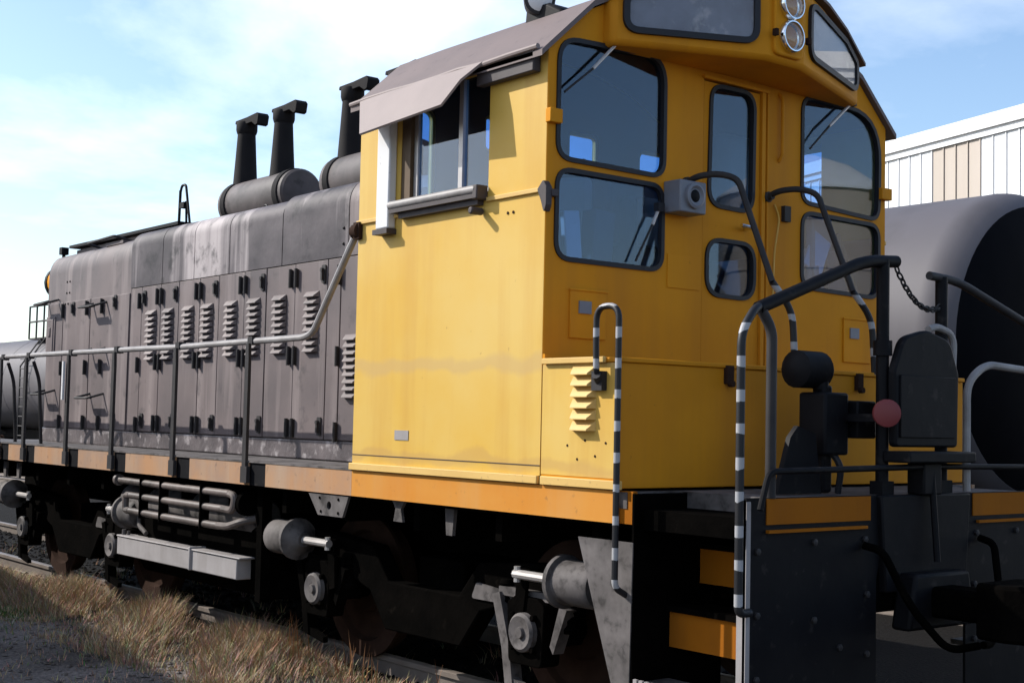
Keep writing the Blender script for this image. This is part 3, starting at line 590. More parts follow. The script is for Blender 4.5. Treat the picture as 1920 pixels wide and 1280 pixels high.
# ---- cab interior
for s_, wl_ in ((-1, near), (1, far)):
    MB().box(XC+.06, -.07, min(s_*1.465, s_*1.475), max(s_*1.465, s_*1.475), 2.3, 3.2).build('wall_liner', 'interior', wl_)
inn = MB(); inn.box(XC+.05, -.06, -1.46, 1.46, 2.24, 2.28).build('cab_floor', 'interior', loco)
con = MB().box(-.95, -.45, -.45, .15, 2.28, 3.32).box(-1.0, -.55, -.55, -.1, 3.0, 3.45).build('control_stand', 'interior', loco, bevel=.03)
MB().box(-.5, -.38, -.4, .1, 3.0, 3.3).build('gauge_panel', 'interior_pale', con)
MB().prism(rpoly([(-.28, 3.12), (.28, 3.12), (.28, 3.98), (-.28, 3.98)], .1), lambda a, b, t: Vector((-1.15+t, 1.10+a, b)), -.3, .3).build('cabinet', 'interior_pale', loco, bevel=.12)
def seat(x, y, rot):
    e = MB(); T = Matrix.Translation((x, y, 0)) @ Matrix.Rotation(rot, 4, 'Z')
    e.box(-.22, .22, -.22, .22, 2.72, 2.82, T); e.box(-.24, -.16, -.22, .22, 2.84, 3.38, T); e.cyl(T @ Vector((0, 0, 2.28)), T @ Vector((0, 0, 2.72)), .05)
    e.build('seat', 'interior_pale', loco, bevel=.04)
seat(-.5, -1.1, R(-60)); seat(-.42, 1.02, R(200))

def loose(name, mt, x, y, z, sx, sy, sz, rx=0, rz=0):
    MB().box(-sx/2, sx/2, -sy/2, sy/2, -sz/2, sz/2, Matrix.Translation((x, y, z)) @ Matrix.Rotation(R(rz), 4, 'Z') @ Matrix.Rotation(R(rx), 4, 'X')).build(name, mt, loco, bevel=.008)
loose('paper_stack', 'white', -.16, .98, 3.06, .04, .20, .26, -24); loose('paper_stack', 'white', -.20, .80, 2.90, .05, .22, .20, 8); loose('document_box', 'interior_pale', -.22, .98, 2.88, .16, .16, .2, 14, 20)
loose('tool_case', 'interior', -.2, 1.2, 2.95, .1, .2, .3, 10); loose('plank', 'brown', -.14, 1.28, 2.98, .04, .07, .5, 28); loose('paper_stack', 'white', -.2, -1.16, 2.96, .04, .12, .3, 6); loose('tool_case', 'interior', -.2, -.96, 2.95, .12, .16, .36, -4)

# ---- battery box behind the cab
bx = MB().box(.0, XB, -1.521, 1.521, ZT+.01, 2.205).build('battery_box', 'yellow_shaded', loco, bevel=.006)
for s_ in (-1, 1): MB().box(.004, XB-.004, min(s_*1.5212, s_*1.5235), max(s_*1.5212, s_*1.5235), ZT+.06, 2.203).build('sunlit_side_sheet', 'yellow', bx)  # thin sheet that gives the box sides the sunlit yellow
MB().box(.02, XB+.012, -1.528, 1.528, 2.206, 2.232).build('battery_box_lid', 'yellow_shaded', bx, bevel=.006)
MB().box(.02, .52, -1.548, -1.5285, 2.204, 2.236).build('lid_edge', 'cream', bx, bevel=.004)
bl = louver_mesh('louver', .185, .05, .045, 'cream')
for k_ in range(6): obj('louver', bl, bx, (.35, -1.524, 1.875+k_*.0585))
MB().box(.02, XB+.01, -1.545, -1.50, ZT+.004, 1.60).build('sill_moulding', 'cream', bx, bevel=.004)
for yy in (-.72, .42):
    MB().box(XB, XB+.03, yy-.025, yy+.025, 2.12, 2.22).cyl((XB+.02, yy, 2.12), (XB+.05, yy, 2.12), .018, n=10).build('lid_latch', 'rust', bx)
MB().box(XB-.005, XB+.004, .05, .058, 1.57, 2.2).build('panel_seam', 'rust', bx)
for (a, b) in ((.22, 1.77), (.36, 1.80), (.3, 1.70), (.44, 1.72), (.52, 1.79)): MB().cyl((a, -1.52, b), (a, -1.526, b), .007, n=8).build('rivet', 'rust', bx)

# ---- handrails along the walkway
YP = -1.50
rail = pipe('handrail', [(-10.6, YP, 1.6), (-10.6, YP, 2.4), (-10.3, YP, 2.45), (-9.0, YP, 2.447), (-6.9, YP, 2.442), (-5.3, YP, 2.437), (-4.6, YP, 2.43), (-3.9, YP, 2.436), (-2.62, YP, 2.442), (-2.50, YP, 2.47), (-2.05, YP, 3.02), (-1.98, YP, 3.10), (-1.90, YP-.015, 3.115)], .024, 'rail_grey', loco, .12)
cl = MB().box(-.035, .035, -.03, .03, -.03, .03).mesh('rail_clamp', 'post')
for p in POSTS:
    po = MB(); po.prism([(-.0275, 1.40), (.0275, 1.40), (.0275, 2.30), (.02, 2.42), (-.02, 2.42), (-.0275, 2.30)], lambda a, b, t, p=p: Vector((p+a, YS-.012+t, b)), -.012, .012)
    po.box(p-.035, p+.06, YS-.03, YS, 1.40, 1.52); q = po.build('handrail_post', 'post', loco); obj('rail_clamp', cl, q, (p, YP, 2.44))
MB().box(-6.965, -6.935, YS-.05, YS-.03, 2.0, 2.36).build('reflector_strip', 'white', loco)
MB().lathe((-1.97, YP-.02, 3.115), (1, 0, 0), [(0, .03), (.01, .05), (.05, .05), (.06, .06), (.09, .06), (.10, .02)], 14).box(-1.93, -1.86, YS-.03, YS+.0, 3.06, 3.17).build('rail_flange', 'rust', loco)
pipe('handrail', [(-10.6, 1.5, 1.6), (-10.6, 1.5, 2.45), (-2.5, 1.5, 2.45), (-1.95, 1.5, 3.1)], .021, 'rail_grey', loco)

# ---- rear platform: steps, end plates, rails
st = plate('step_side_plate', [(.30, 1.295), (.715, 1.295), (.70, .50), (.60, .50)], [], XZ(-1.50), .014, 'dust_grey', loco)
MB().box(.70, .715, -1.50, -.85, .50, 1.54).build('step_inner_plate', 'grime', loco)
for s in (-1, 1):
    for i, (y0, y1, z) in enumerate(((-1.50, -1.24, .60), (-1.26, -1.02, .97), (-1.04, -.82, 1.28))):
        yy = sorted((s*-y0*-1, s*-y1*-1)); t_ = MB().box(.716, XE-.03, yy[0], yy[1], z-.03, z).build('step_tread', 'dust_grey' if i == 0 else 'grime', loco)
        if i < 2:
            yr = s*(y1-.0)*1.0; MB().box(.718, XE-.032, min(yr, yr+.012), max(yr, yr+.012), z+(.16 if i == 0 else .10), z+(.34 if i == 0 else .28)).build('step_riser', 'orange_shaded', t_)
teeth = MB()
for i in range(15): teeth.box(.73+i*.04, .755+i*.04, -1.505, -1.49, .60, .622)
teeth.build('tread_teeth', 'pale_grey', loco)
bolt = MB().lathe((0, 0, 0), (1, 0, 0), [(0, .018), (.012, .018), (.016, .008)], 6).mesh('bolt', 'post')
for s in (-1, 1):
    pl = [(s*1.40, .42), (s*.40, .42), (s*.40, 1.12), (s*.33, 1.40), (s*1.40, 1.40)]
    ep = plate('end_plate', pl, [], YZ(XE), .016, 'black', loco)
    MB().prism(rpoly([(XE-.13, .60), (XE+.012, .60), (XE+.012, 1.55), (XE-.045, 1.55), (XE-.045, .66), (XE-.13, .66)], [.0, .05, .03, 0, .02, 0]), XZ(s*1.40), -.03*(s > 0), .03*(s < 0)).build('end_flange', 'pale_grey', ep)
    for (by, bz) in ((1.32, 1.3), (1.32, 1.0), (1.32, .7), (.9, 1.33), (.5, 1.33), (.48, 1.05), (.48, .75), (.9, .95), (.7, .8)): obj('bolt', bolt, ep, (XE+.008, s*by, bz))
    MB().box(XE+.009, XE+.016, min(s*1.26, s*.46), max(s*1.26, s*.46), 1.425, 1.548).build('end_stripe', 'orange_shaded', ep)
    MB().box(XE-.02, XE+.009, min(s*1.40, s*.33), max(s*1.40, s*.33), 1.40, 1.552).build('end_sill', 'black', ep)
    MB().box(XE+.009, XE+.03, min(s*1.26, s*.5), max(s*1.26, s*.5), 1.385, 1.40).build('end_sill_lip', 'orange_shaded', ep)
cp = MB().prism([(-.36, 1.05), (.36, 1.05), (.40, 1.552), (-.40, 1.552)], YZ(XE), -.02, .04).build('draft_plate', 'black', loco, bevel=.01)
# coupler
m = MB(); m.box(XE, XE+.55, -.11, .11, .92, 1.08); m.build('coupler_shank', 'grime', loco, bevel=.03)
kn = MB(); kn.prism(rpoly([(XE+.45, -.2), (XE+.62, -.22), (XE+.86, -.12), (XE+.84, -.02), (XE+.70, .0), (XE+.72, .12), (XE+.95, .2), (XE+.9, .3), (XE+.62, .26), (XE+.45, .16)], .03, 4), XY(.86), 0, .28); kn.build('coupler_knuckle', 'grime', loco, bevel=.02)
MB().prism([(-.30, .86), (.30, .86), (.24, 1.15), (-.24, 1.15)], YZ(XE+.02), 0, .12).build('coupler_pocket', 'black', loco, bevel=.02)
for s in (-1, 1):
    pipe('air_hose', [(XE+.02, s*.52, 1.30), (XE+.12, s*.5, 1.28), (XE+.22, s*.40, 1.0), (XE+.30, s*.2, .78), (XE+.36, s*.02, .80)], .020, 'grime', loco, .1)
pipe('uncoupling_lever', [(XE+.06, -1.36, 1.50), (XE+.06, -1.3, 1.68), (XE+.06, 0, 1.70), (XE+.06, 1.3, 1.69), (XE+.06, 1.36, 1.5)], .016, 'black', loco, .05)
MB().tube([(XE+.06, 0, 1.70), (XE+.10, 0, 1.2)], .018, 8).build('lever_drop', 'black', loco)
# grab posts with painted bands
pipe('step_handrail', [(.47, -1.54, 2.12), (.50, -1.58, 2.16), (.495, -1.58, 2.30), (.495, -1.58, 2.49), (.665, -1.58, 2.49), (.665, -1.58, 1.07), (.665, -1.50, 1.03)], .0165, 'stripes', loco, .085, 12)
MB().box(.44, .52, -1.56, -1.52, 2.06, 2.16).cyl((.48, -1.53, 2.10), (.50, -1.58, 2.14), .026, n=10).build('rail_bracket', 'post', loco)
pipe('step_handrail', [(XE+.02, -1.38, 1.02), (XE+.02, -1.46, 1.02), (XE+.02, -1.46, 2.34), (XE-.0, -1.34, 2.46), (XE-.03, -1.24, 2.48)], .021, 'stripes', loco, .10, 12)
pipe('end_rail', [(XE-.02, -1.30, 2.46), (1.3, -.42, 2.77), (1.3, -.15, 2.79)], .033, 'black', loco, .25, 12)
pipe('end_rail_leg', [(XE-.02, -1.28, 2.46), (XE, -1.22, 2.36), (XE, -1.22, 1.55)], .026, 'post', loco, .12, 12)
pipe('end_rail', [(XE-.02, 1.30, 2.46), (1.3, .42, 2.73), (1.3, .15, 2.74)], .024, 'post', loco, .2, 12)
pipe('step_handrail', [(XE+.02, 1.38, 1.02), (XE+.02, 1.46, 1.02), (XE+.02, 1.46, 2.34), (XE-.03, 1.24, 2.48)], .024, 'stripes', loco, .10, 12)
for s in (-1, 1):
    q = MB().cyl((1.3, s*.265, 1.55), (1.3, s*.265, 2.79 if s < 0 else 2.74), .034, n=14).box(1.26, 1.34, s*.265-.05, s*.265+.05, 1.55, 1.62).cyl((1.3, s*.265, 2.28), (1.3, s*.265, 2.36), .05, n=12).build('gangway_post', 'black', loco)
ch = MB()
P0, P1 = Vector((1.31, -.17, 2.77)), Vector((1.31, .24, 2.58)); nl = 15
for i in range(nl):
    t = (i+.5)/nl; p = P0.lerp(P1, t); p.z -= .10*math.sin(math.pi*t)**.8; t2 = t+.02; p2 = P0.lerp(P1, t2); p2.z -= .10*math.sin(math.pi*min(1, t2))**.8
    tx = (p2-p).normalized(); up = Vector((1, 0, 0)) if i % 2 else tx.cross(Vector((1, 0, 0))).normalized()
    ch.tube([p+tx*.027*math.cos(a)+up*.014*math.sin(a) for a in [2*math.pi*j/10 for j in range(10)]], .0055, 6, True)
ch.build('safety_chain', 'post', loco)
# folded drop plate between the gangway posts
dp = MB().prism(rpoly([(-.27, 1.80), (.29, 1.80), (.30, 2.20), (.22, 2.38), (.01, 2.43), (-.20, 2.38), (-.28, 2.20)], [.03, .03, .05, .12, .2, .12, .05]), YZ(1.34), 0, .05).build('drop_plate', 'black', loco, bevel=.012)
MB().box(1.385, 1.40, -.24, .26, 1.85, 2.18).build('plate_face', 'black', dp, bevel=.004)
MB().box(1.33, 1.50, -.30, .30, 1.72, 1.78).box(1.33, 1.44, -.09, .07, 1.55, 1.72).build('plate_bracket', 'black', dp, bevel=.01)
pipe('plate_hoop', [(1.33, .30, 1.8), (1.33, .34, 2.42), (1.33, .18, 2.46), (1.33, .1, 2.44)], .02, 'rail_grey', loco, .09)
pipe('end_rail', [(1.36, .42, 1.56), (1.36, .42, 2.16), (1.36, .60, 2.27), (1.36, 1.3, 2.24)], .022, 'rail_grey', loco, .18)
# jumper stand, red lens
js = MB().box(1.02, 1.10, -.50, -.42, 1.55, 2.12).box(.98, 1.16, -.56, -.36, 1.75, 2.08).cyl((1.06, -.47, 2.08), (1.06, -.47, 2.2), .04, n=12).build('jumper_stand', 'black', loco, bevel=.015)
MB().lathe((1.02, -.66, 2.20), (0, 1, 0), [(0, .05), (.03, .10), (.22, .10), (.26, .07)], 18).build('jumper_box', 'black', js)
MB().prism([(-.9, 1.55), (-.55, 1.55), (-.60, 1.86), (-.74, 1.90), (-.80, 1.84)], YZ(1.1), 0, .03).build('hose_guard', 'black', loco)
MB().cyl((1.02, -.42, 2.0), (1.14, -.2, 1.99), .05, n=14).box(1.0, 1.2, -.34, -.18, 1.84, 2.04).build('lamp_arm', 'black', js, bevel=.01)
MB().box(1.1, 1.40, -.40, -.36, 1.93, 1.97).build('lens_arm', 'black', js)
MB().lathe((1.40, -.37, 1.975), (1, -.75, 0), [(0, .072), (.025, .072), (.032, .05), (.034, .01)], 22).build('marker_lens', 'red', js)
pipe('brake_hose', [(1.08, -.46, 1.8), (1.16, -.42, 1.7), (1.12, -.40, 1.55)], .018, 'rubber', loco)
# bent rails from cab wall to the platform
for y0, y1, zz in ((-.43, -.15, 0), (.30, .59, 0)):
    pts = [(.0, y0, 3.34), (.10, y0, 3.37), (.20, y0-.0+.07, 3.38), (.28, y0+.15, 3.35), (.55, y1-.13, 2.72), (.60, y1-.01, 2.56), (.615, y1, 2.22)]
    pipe('door_handrail', pts[:5], .019, 'post', loco, .08, 10)
    pipe('door_handrail', pts[4:], .020, 'stripes', loco, .10, 10)
    MB().lathe((0, y0, 3.34), (1, 0, 0), [(0, .035), (.02, .035), (.025, .022), (.05, .02)], 12).build('rail_flange', 'post', loco)
pipe('cable', [(.01, .36, 3.30), (.02, .40, 3.22), (.015, .36, 3.0), (.012, .35, 2.7)], .006, 'yellow', loco, .05, 6)
MB().box(.0, .03, .44, .50, 3.20, 3.30, ).build('wire_clip', 'post', end)

# ---- running gear
def truck(xc):
    z0 = RAIL+.5
    fr = MB()
    prof = [(-1.75, 1.02), (-1.60, 1.10), (-.6, 1.02), (-.4, .80), (.4, .80), (.6, 1.02), (1.60, 1.10), (1.75, 1.02), (1.62, .86), (1.45, .82), (1.42, .62), (.92, .62), (.9, .80), (.62, .72), (.42, .48), (-.42, .48), (-.62, .72), (-.9, .80), (-.92, .62), (-1.42, .62), (-1.45, .82), (-1.62, .86)]
    for s in (-1, 1): fr.prism([(xc+a, b) for a, b in prof], XZ(s*1.08), -.07, .07)
    fr.box(xc-.25, xc+.25, -1.0, 1.0, .7, .98)
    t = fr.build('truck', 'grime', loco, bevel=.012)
    wm = MB().lathe((0, 0, 0), (0, 1, 0), [(-.07, .10), (-.07, .18), (-.02, .2), (-.02, .38), (-.065, .41), (-.065, .478), (.04, .49), (.045, .515), (.075, .515), (.075, .40), (.03, .38), (.03, .2), (.07, .18), (.07, .1)], 40).mesh('wheel', 'rust')
    for a in (-1.17, 1.17):
        for s in (-1, 1): obj('wheel', wm, t, (xc+a, s*.76, RAIL+.478), (0, 0, 0 if s > 0 else math.pi))
        MB().cyl((xc+a, -1.1, RAIL+.478), (xc+a, 1.1, RAIL+.478), .085, n=16).build('axle', 'grime', t)
        for s in (-1, 1):
            jb = MB(); y = s*1.17; pr = rpoly([(-.15, -.19), (.15, -.19), (.17, .16), (.10, .2), (-.10, .2), (-.17, .16)], .04); zc = RAIL+.478
            jb.prism([(xc+a+p_, zc+q_) for p_, q_ in pr], XZ(y), -.07, .07)
            for k_ in range(4):
                an = R(45+90*k_); jb.cyl((xc+a+.13*math.cos(an), y+s*.06, zc+.13*math.sin(an)), (xc+a+.13*math.cos(an), y+s*.10, zc+.13*math.sin(an)), .02, n=8)
            jb.build('journal_box', 'grime', t, bevel=.006)
            MB().lathe((xc+a, y, zc), (0, s, 0), [(.06, .115), (.10, .112), (.115, .095), (.105, .06), (.10, .035), (.12, .03), (.12, .01)], 24).build('journal_cover', 'dust_grey', t)
            for dx in (-.28, .28):
                sp = MB().lathe((xc+a+dx, s*1.14, .70), (0, 0, 1), [(k_*.025, (.045, .06)[k_ % 2]) for k_ in range(11)], 12); sp.build('spring', 'grime', t)
            hg = MB(); xh = xc+a
            hg.prism([(xh-.34, .86), (xh-.27, .88), (xh-.17, .58), (xh-.13, .34), (xh-.20, .34), (xh-.24, .56)], XZ(y), -.03*s, .05*s)
            hg.prism([(xh+.34, .84), (xh+.28, .86), (xh+.20, .62), (xh+.23, .58)], XZ(y), -.03*s, .05*s)
            hg.box(xh-.30, xh+.30, min(y-.03, y+.03), max(y-.03, y+.03), .86, .91); hg.build('pedestal_hanger', 'dust_grey' if xh > -1 else 'grime', t)  # rearmost hanger coloured paler to stand in for sun on it
            tr = MB(); tr.prism([(xh-.20, .34), (xh+.06, .30), (xh+.06, .34), (xh-.18, .40)], XZ(y+s*.02), -.02, .02); tr.build('tie_bar', 'dust_grey' if xh > -1 else 'grime', t)  # rearmost bar takes the same painted-in sunlight
    for a, dr in ((-1.53, 1), (1.70, -1)):
        for s in (-1, 1):
            y = s*1.28; zc = 1.01
            b = MB().lathe((xc+a, y, zc), (dr, 0, 0), [(-.16, .02), (-.16, .115), (-.14, .125), (.12, .125), (.13, .15), (.16, .15), (.17, .12), (.22, .06), (.24, .05)], 26).build('brake_cylinder', 'dust_grey', t)
            MB().cyl((xc+a+dr*.2, y, zc), (xc+a+dr*.58, y, zc-.0), .028, n=10).cyl((xc+a+dr*.56, y, zc-.045), (xc+a+dr*.56, y, zc+.045), .02, n=8).build('push_rod', 'silver', b)
            MB().prism([(xc+a+dr*.50, zc+.03), (xc+a+dr*.60, zc+.03), (xc+a+dr*.62, zc-.30), (xc+a+dr*.55, zc-.32)], XZ(y+s*(-.04)), -.012, .012).build('brake_lever', 'grime', b)
            MB().box(xc+a-.03, xc+a+.16, min(y, y-s*.2), max(y, y-s*.2), zc-.10, zc+.02).build('cylinder_bracket', 'grime', b)
    MB().prism(rpoly([(xc+.55, .80), (xc+.95, .80), (xc+.98, .87), (xc+.6, .90)], .02), XZ(-1.155), -.01, .01).build('truck_shoe', 'dust_grey', t)
    return t
truck(-1.62); truck(-7.58)
# fuel tank, step box, cooling pipes, reservoir
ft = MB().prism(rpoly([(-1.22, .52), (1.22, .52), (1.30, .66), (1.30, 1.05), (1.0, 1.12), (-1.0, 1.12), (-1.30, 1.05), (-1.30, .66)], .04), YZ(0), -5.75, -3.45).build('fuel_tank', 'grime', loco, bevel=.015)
MB().box(-5.90, -3.66, -1.42, -1.29, .655, .81).box(-5.90, -3.60, -1.43, -1.28, .81, .825).box(-4.45, -4.42, -1.44, -1.28, .655, .84).build('step_box', 'pale_grey', ft, bevel=.008)
MB().cyl((-5.85, -1.38, .82), (-5.85, -1.38, .87), .02, n=8).cyl((-5.80, -1.36, .82), (-5.80, -1.36, .86), .015, n=8).build('filler_cap', 'dust_grey', ft)
MB().box(-3.44, -3.36, -1.38, -1.30, .52, 1.38).build('tank_hanger', 'grime', ft)
rs = MB().lathe((-6.10, -1.20, 1.12), (1, 0, 0), [(0, .03), (.02, .12), (.07, .15), (2.43, .15), (2.48, .12), (2.5, .03)], 26).build('air_reservoir', 'dust_grey', loco)
PY = -1.475
for (xa, xb, z) in ((-5.78, -3.70, 1.308), (-5.52, -3.80, 1.188), (-5.52, -3.87, 1.056)):
    pipe('cooling_pipe', [(xa, PY, z), ((xa+xb)/2, PY-.004, z-.005), (xb, PY, z-.008)], .029, 'pipe', rs, .05, 12)
MB().cyl((-5.80, PY, 1.308), (-5.76, PY, 1.308), .05, n=14).build('pipe_flange', 'pipe', rs)
pipe('pipe_bend', [(-5.53, PY, 1.188), (-5.62, PY, 1.188), (-5.62, PY, 1.056), (-5.53, PY, 1.056)], .029, 'pipe', rs, .06)
pipe('pipe_bend', [(-3.71, PY, 1.30), (-3.61, PY, 1.285), (-3.64, PY, 1.175), (-3.81, PY, 1.18)], .029, 'pipe', rs, .06)
pipe('pipe_bend', [(-3.88, PY, 1.048), (-3.70, PY, 1.055), (-3.56, PY+.03, 1.10), (-3.50, PY+.12, 1.12)], .029, 'pipe', rs, .06)
for xa in (-5.25, -4.86, -4.12):
    MB().box(xa-.008, xa+.008, PY-.04, PY+.04, 1.01, 1.35).build('pipe_clamp', 'grime', rs)
MB().cyl((-3.60, PY+.08, 1.23), (-3.54, PY+.08, 1.23), .09, n=18).build('pipe_flange', 'grime', rs)
pipe('drain_hose', [(-5.72, -1.30, 1.02), (-5.66, -1.33, .92), (-5.5, -1.33, .86)], .02, 'dust_grey', loco)
jk = plate('jacking_pad', [(-2.47, 1.375), (-1.96, 1.375), (-2.03, 1.235), (-2.34, 1.235)], [arc(-2.2, 1.305, .028, 0, 330, 11)], XZ(-1.505), .02, 'dust_grey', loco)
for a, b in ((-2.32, 1.35), (-2.08, 1.35), (-2.30, 1.26), (-2.08, 1.26)): MB().cyl((a, -1.51, b), (a, -1.52, b), .010, n=8).build('bolt', 'grime', jk)
MB().prism([(-1.50, 1.38), (-1.36, 1.38), (-1.40, 1.33), (-1.38, 1.25), (-1.48, 1.25), (-1.46, 1.33)], XZ(-1.47), -.01, .01).build('hanger_lug', 'dust_grey', loco)
for a in (-8.9, -8.5, -1.0): MB().prism([(a, 1.38), (a+.1, 1.38), (a+.08, 1.2), (a+.02, 1.2)], XZ(-1.42), -.012, .012).build('hanger_lug', 'dust_grey', loco)
# front steps (left end of the frame)
plate('step_side_plate', [(-9.9, 1.36), (-10.2, 1.36), (-10.1, .5), (-10.0, .5)], [], XZ(-1.50), .014, 'dust_grey', loco)
for x_, a in ((-8.78, .1), (-8.03, .0)):
    pipe('stanchion_brace', [(x_, -1.36, 1.56), (x_, -1.40, 2.2), (x_+.04, -1.48, 2.38)], .018, 'post', loco, .1, 8)

# ================================================================== TANK CARS
def tank_car(label, x_end, yc, zc, rad, length, group):
    e = thing('tank_car', label, 'tank car', (x_end-length/2, yc, RAIL), group)
    x0 = x_end-length
    MB().lathe((x0, yc, zc), (1, 0, 0), [(0, rad), (length*.33, rad), (length*.33+.001, rad+.006), (length*.33+.05, rad+.006), (length*.33+.051, rad), (length, rad)], 72).build('tank_shell', 'tank', e)
    for s, xx in ((1, x_end), (-1, x0)):
        MB().lathe((xx, yc, zc), (s, 0, 0), [(-.04, rad+.004), (0, rad+.004), (.08, rad*.995), (.16, rad*.975), (.24, rad*.94), (.30, rad*.90)], 72).build('tank_knuckle', 'tank', e)
        MB().lathe((xx, yc, zc), (s, 0, 0), [(.298, rad*.901), (.38, rad*.82), (.46, rad*.70), (.54, rad*.52), (.60, rad*.28), (.62, .01)], 72).build('tank_head', 'tank_black', e)
    MB().box(x0-.6, x_end+.6, yc-.3, yc+.3, RAIL+.75, RAIL+1.05).box(x_end+.4, x_end+.7, yc-1.4, yc+1.4, RAIL+.8, RAIL+1.05).box(x0-.7, x0-.4, yc-1.4, yc+1.4, RAIL+.8, RAIL+1.05).build('frame', 'tank_black', e)
    for xx in (x_end-.9, x0+.9): MB().prism([(yc-1.2, zc-.7), (yc+1.2, zc-.7), (yc+.9, RAIL+1.0), (yc-.9, RAIL+1.0)], YZ(xx), -.15, .15).build('saddle', 'tank_black', e)
    xm = x_end-length/2
    MB().lathe((xm, yc, zc+rad-.1), (0, 0, 1), [(0, .45), (.35, .45), (.42, .3), (.45, .02)], 24).build('dome', 'tank', e)
    pf = MB(); pf.box(xm-1.3, xm+1.3, yc-1.0, yc-.5, zc+rad-.12, zc+rad-.07); pf.box(xm-1.3, xm+1.3, yc+.5, yc+1.0, zc+rad-.12, zc+rad-.07); pf.build('platform', 'post', e)
    for s in (-1, 1):
        rr = MB(); y = yc+s*1.0; zt = zc+rad
        for a in (-1.3, -.65, 0, .65, 1.3): rr.tube([(xm+a, y, zt-.1), (xm+a, y, zt+.95)], .03, 8)
        for z in (.45, .95): rr.tube([(xm-1.3, y, zt+z), (xm+1.3, y, zt+z)], .03, 8)
        rr.build('platform_rail', 'post', e)
    ld = MB()
    for a in (-.2, .2): ld.tube([(xm+a, yc-rad-.1, RAIL+.8), (xm+a, yc-rad-.1, zc+.5), (xm+a, yc-1.0, zc+rad-.1)], .025, 6)
    for k_ in range(9): ld.tube([(xm-.2, yc-rad-.1, RAIL+.9+k_*.3), (xm+.2, yc-rad-.1, RAIL+.9+k_*.3)], .018, 6)
    ld.build('ladder', 'post', e)
    wm = MB().lathe((0, 0, 0), (0, 1, 0), [(-.065, .1), (-.065, .42), (.04, .42), (.045, .45), (.075, .45), (.075, .1)], 28).mesh('wheel', 'rust')
    for xt in (x_end-1.2, x0+1.2):
        tk = MB()
        for s in (-1, 1): tk.prism([(xt-1.15, .62), (xt-.6, .95), (xt+.6, .95), (xt+1.15, .62), (xt+.8, .52), (xt+.4, .45), (xt-.4, .45), (xt-.8, .52)], XZ(yc+s*1.0), -.06, .06)
        tk.box(xt-.2, xt+.2, yc-1, yc+1, .6, .95); t = tk.build('truck', 'tank_black', e)
        for a in (-.88, .88):
            for s in (-1, 1): obj('wheel', wm, t, (xt+a, yc+s*.76, RAIL+.42), (0, 0, 0 if s > 0 else math.pi))
    return e
tank_car('grey tank car with a black domed end right behind the yellow cab', -1.95, 6.3, 2.70, 1.60, 13.5, 'tank cars on the tracks beyond')
tank_car('distant grey tank car with a railed top platform beyond the locomotive nose', -31.2, 10.3, 2.78, 1.52, 13.0, 'tank cars on the tracks beyond')

# ================================================================== BUILDINGS
def warehouse():
    A_ = Vector((-8.354, 17.207)); dr = Vector((-4.02, 1.114)).normalized(); nr = Vector((dr.y, -dr.x))
    if nr.y > 0: nr = -nr                                 # outward, towards the tracks
    H = 8.0
    start, stop = -14.0, 7.0                              # along dr from A_
    def W(s, dep, z): p = A_+dr*s-nr*dep; return Vector((p.x, p.y, z))
    base = W(-4, 8, GZ); e = thing('warehouse', 'white ribbed metal warehouse with four ivory panels behind the tank car', 'building', base)
    MB().prism([(start, .02), (stop, .02), (stop, 16), (start, 16)], lambda a, b, t: W(a, b, t), GZ-.1, H-.35).build('wall_core', 'panel_white', e)
    MB().prism([(start-.1, -.12), (stop+.1, -.12), (stop+.1, 16.1), (start-.1, 16.1)], lambda a, b, t: W(a, b, t), H-.22, H+.05).build('roof_sheet', 'panel_white', e)
    MB().prism([(start-.05, -.06), (stop+.05, -.06), (stop+.05, 0.02), (start-.05, .02)], lambda a, b, t: W(a, b, t), H-.36, H-.22).build('eave_trim', 'panel_white', e)
    pw = .352; i = 0; s = start
    while s < stop-.01:
        b = min(s+pw, stop); pnl = MB()
        pnl.prism([(s+.004, .02), (s+.004, -.028), (s+.03, -.028), (s+.04, -.005), (b-.004, -.005), (b-.004, .02)], lambda a, dd, t: W(a, dd, t), GZ+.2, H-.37)
        c = (s+b)/2; ivory = 1.0 < c < 1.0+4*pw
        o = pnl.build('siding_panel', 'panel_cream' if ivory else 'panel_white', e); s = b; i += 1
    return e
warehouse()
def shed():
    # shed added out of view at left to shade the ground before the track
    e = thing('shade_casting_shed', 'unseen grey metal shed added at left to shade the ground', 'building', (-14, -9, GZ))
    dr = Vector((6, -1, 0)).normalized(); nr = Vector((-dr.y, dr.x, 0)); o0 = Vector((-26, -2.5, 0)); Ln = 21.5; Wd = 7; He = 3.75
    def W(a, b, t): p = o0+dr*a-nr*b; return Vector((p.x, p.y, t))
    MB().prism([(0, .03), (Ln, .03), (Ln, Wd), (0, Wd)], W, GZ-.1, He).build('wall_core', 'shed', e)
    m = MB(); m.add([W(-.2, -.25, He), W(Ln+.2, -.25, He), W(Ln+.2, Wd/2, He+.9), W(-.2, Wd/2, He+.9), W(-.2, Wd+.25, He), W(Ln+.2, Wd+.25, He)], [(0, 1, 2, 3), (3, 2, 5, 4), (0, 3, 4), (1, 5, 2), (0, 4, 5, 1)]); m.build('roof', 'roof', e)
    n_ = 24; pw = Ln/n_
    me = MB().prism([(.01, 0), (.05, -.04), (.12, -.04), (.16, 0), (pw-.01, 0), (pw-.01, .03), (.01, .03)], lambda a, b, t: Vector((a, -b, t)), GZ, He-.02).mesh('siding_panel', 'shed')
    ang = math.atan2(dr.y, dr.x)
    for i in range(n_): p = W(i*pw, 0, 0); obj('siding_panel', me, e, p, (0, 0, ang))
shed()

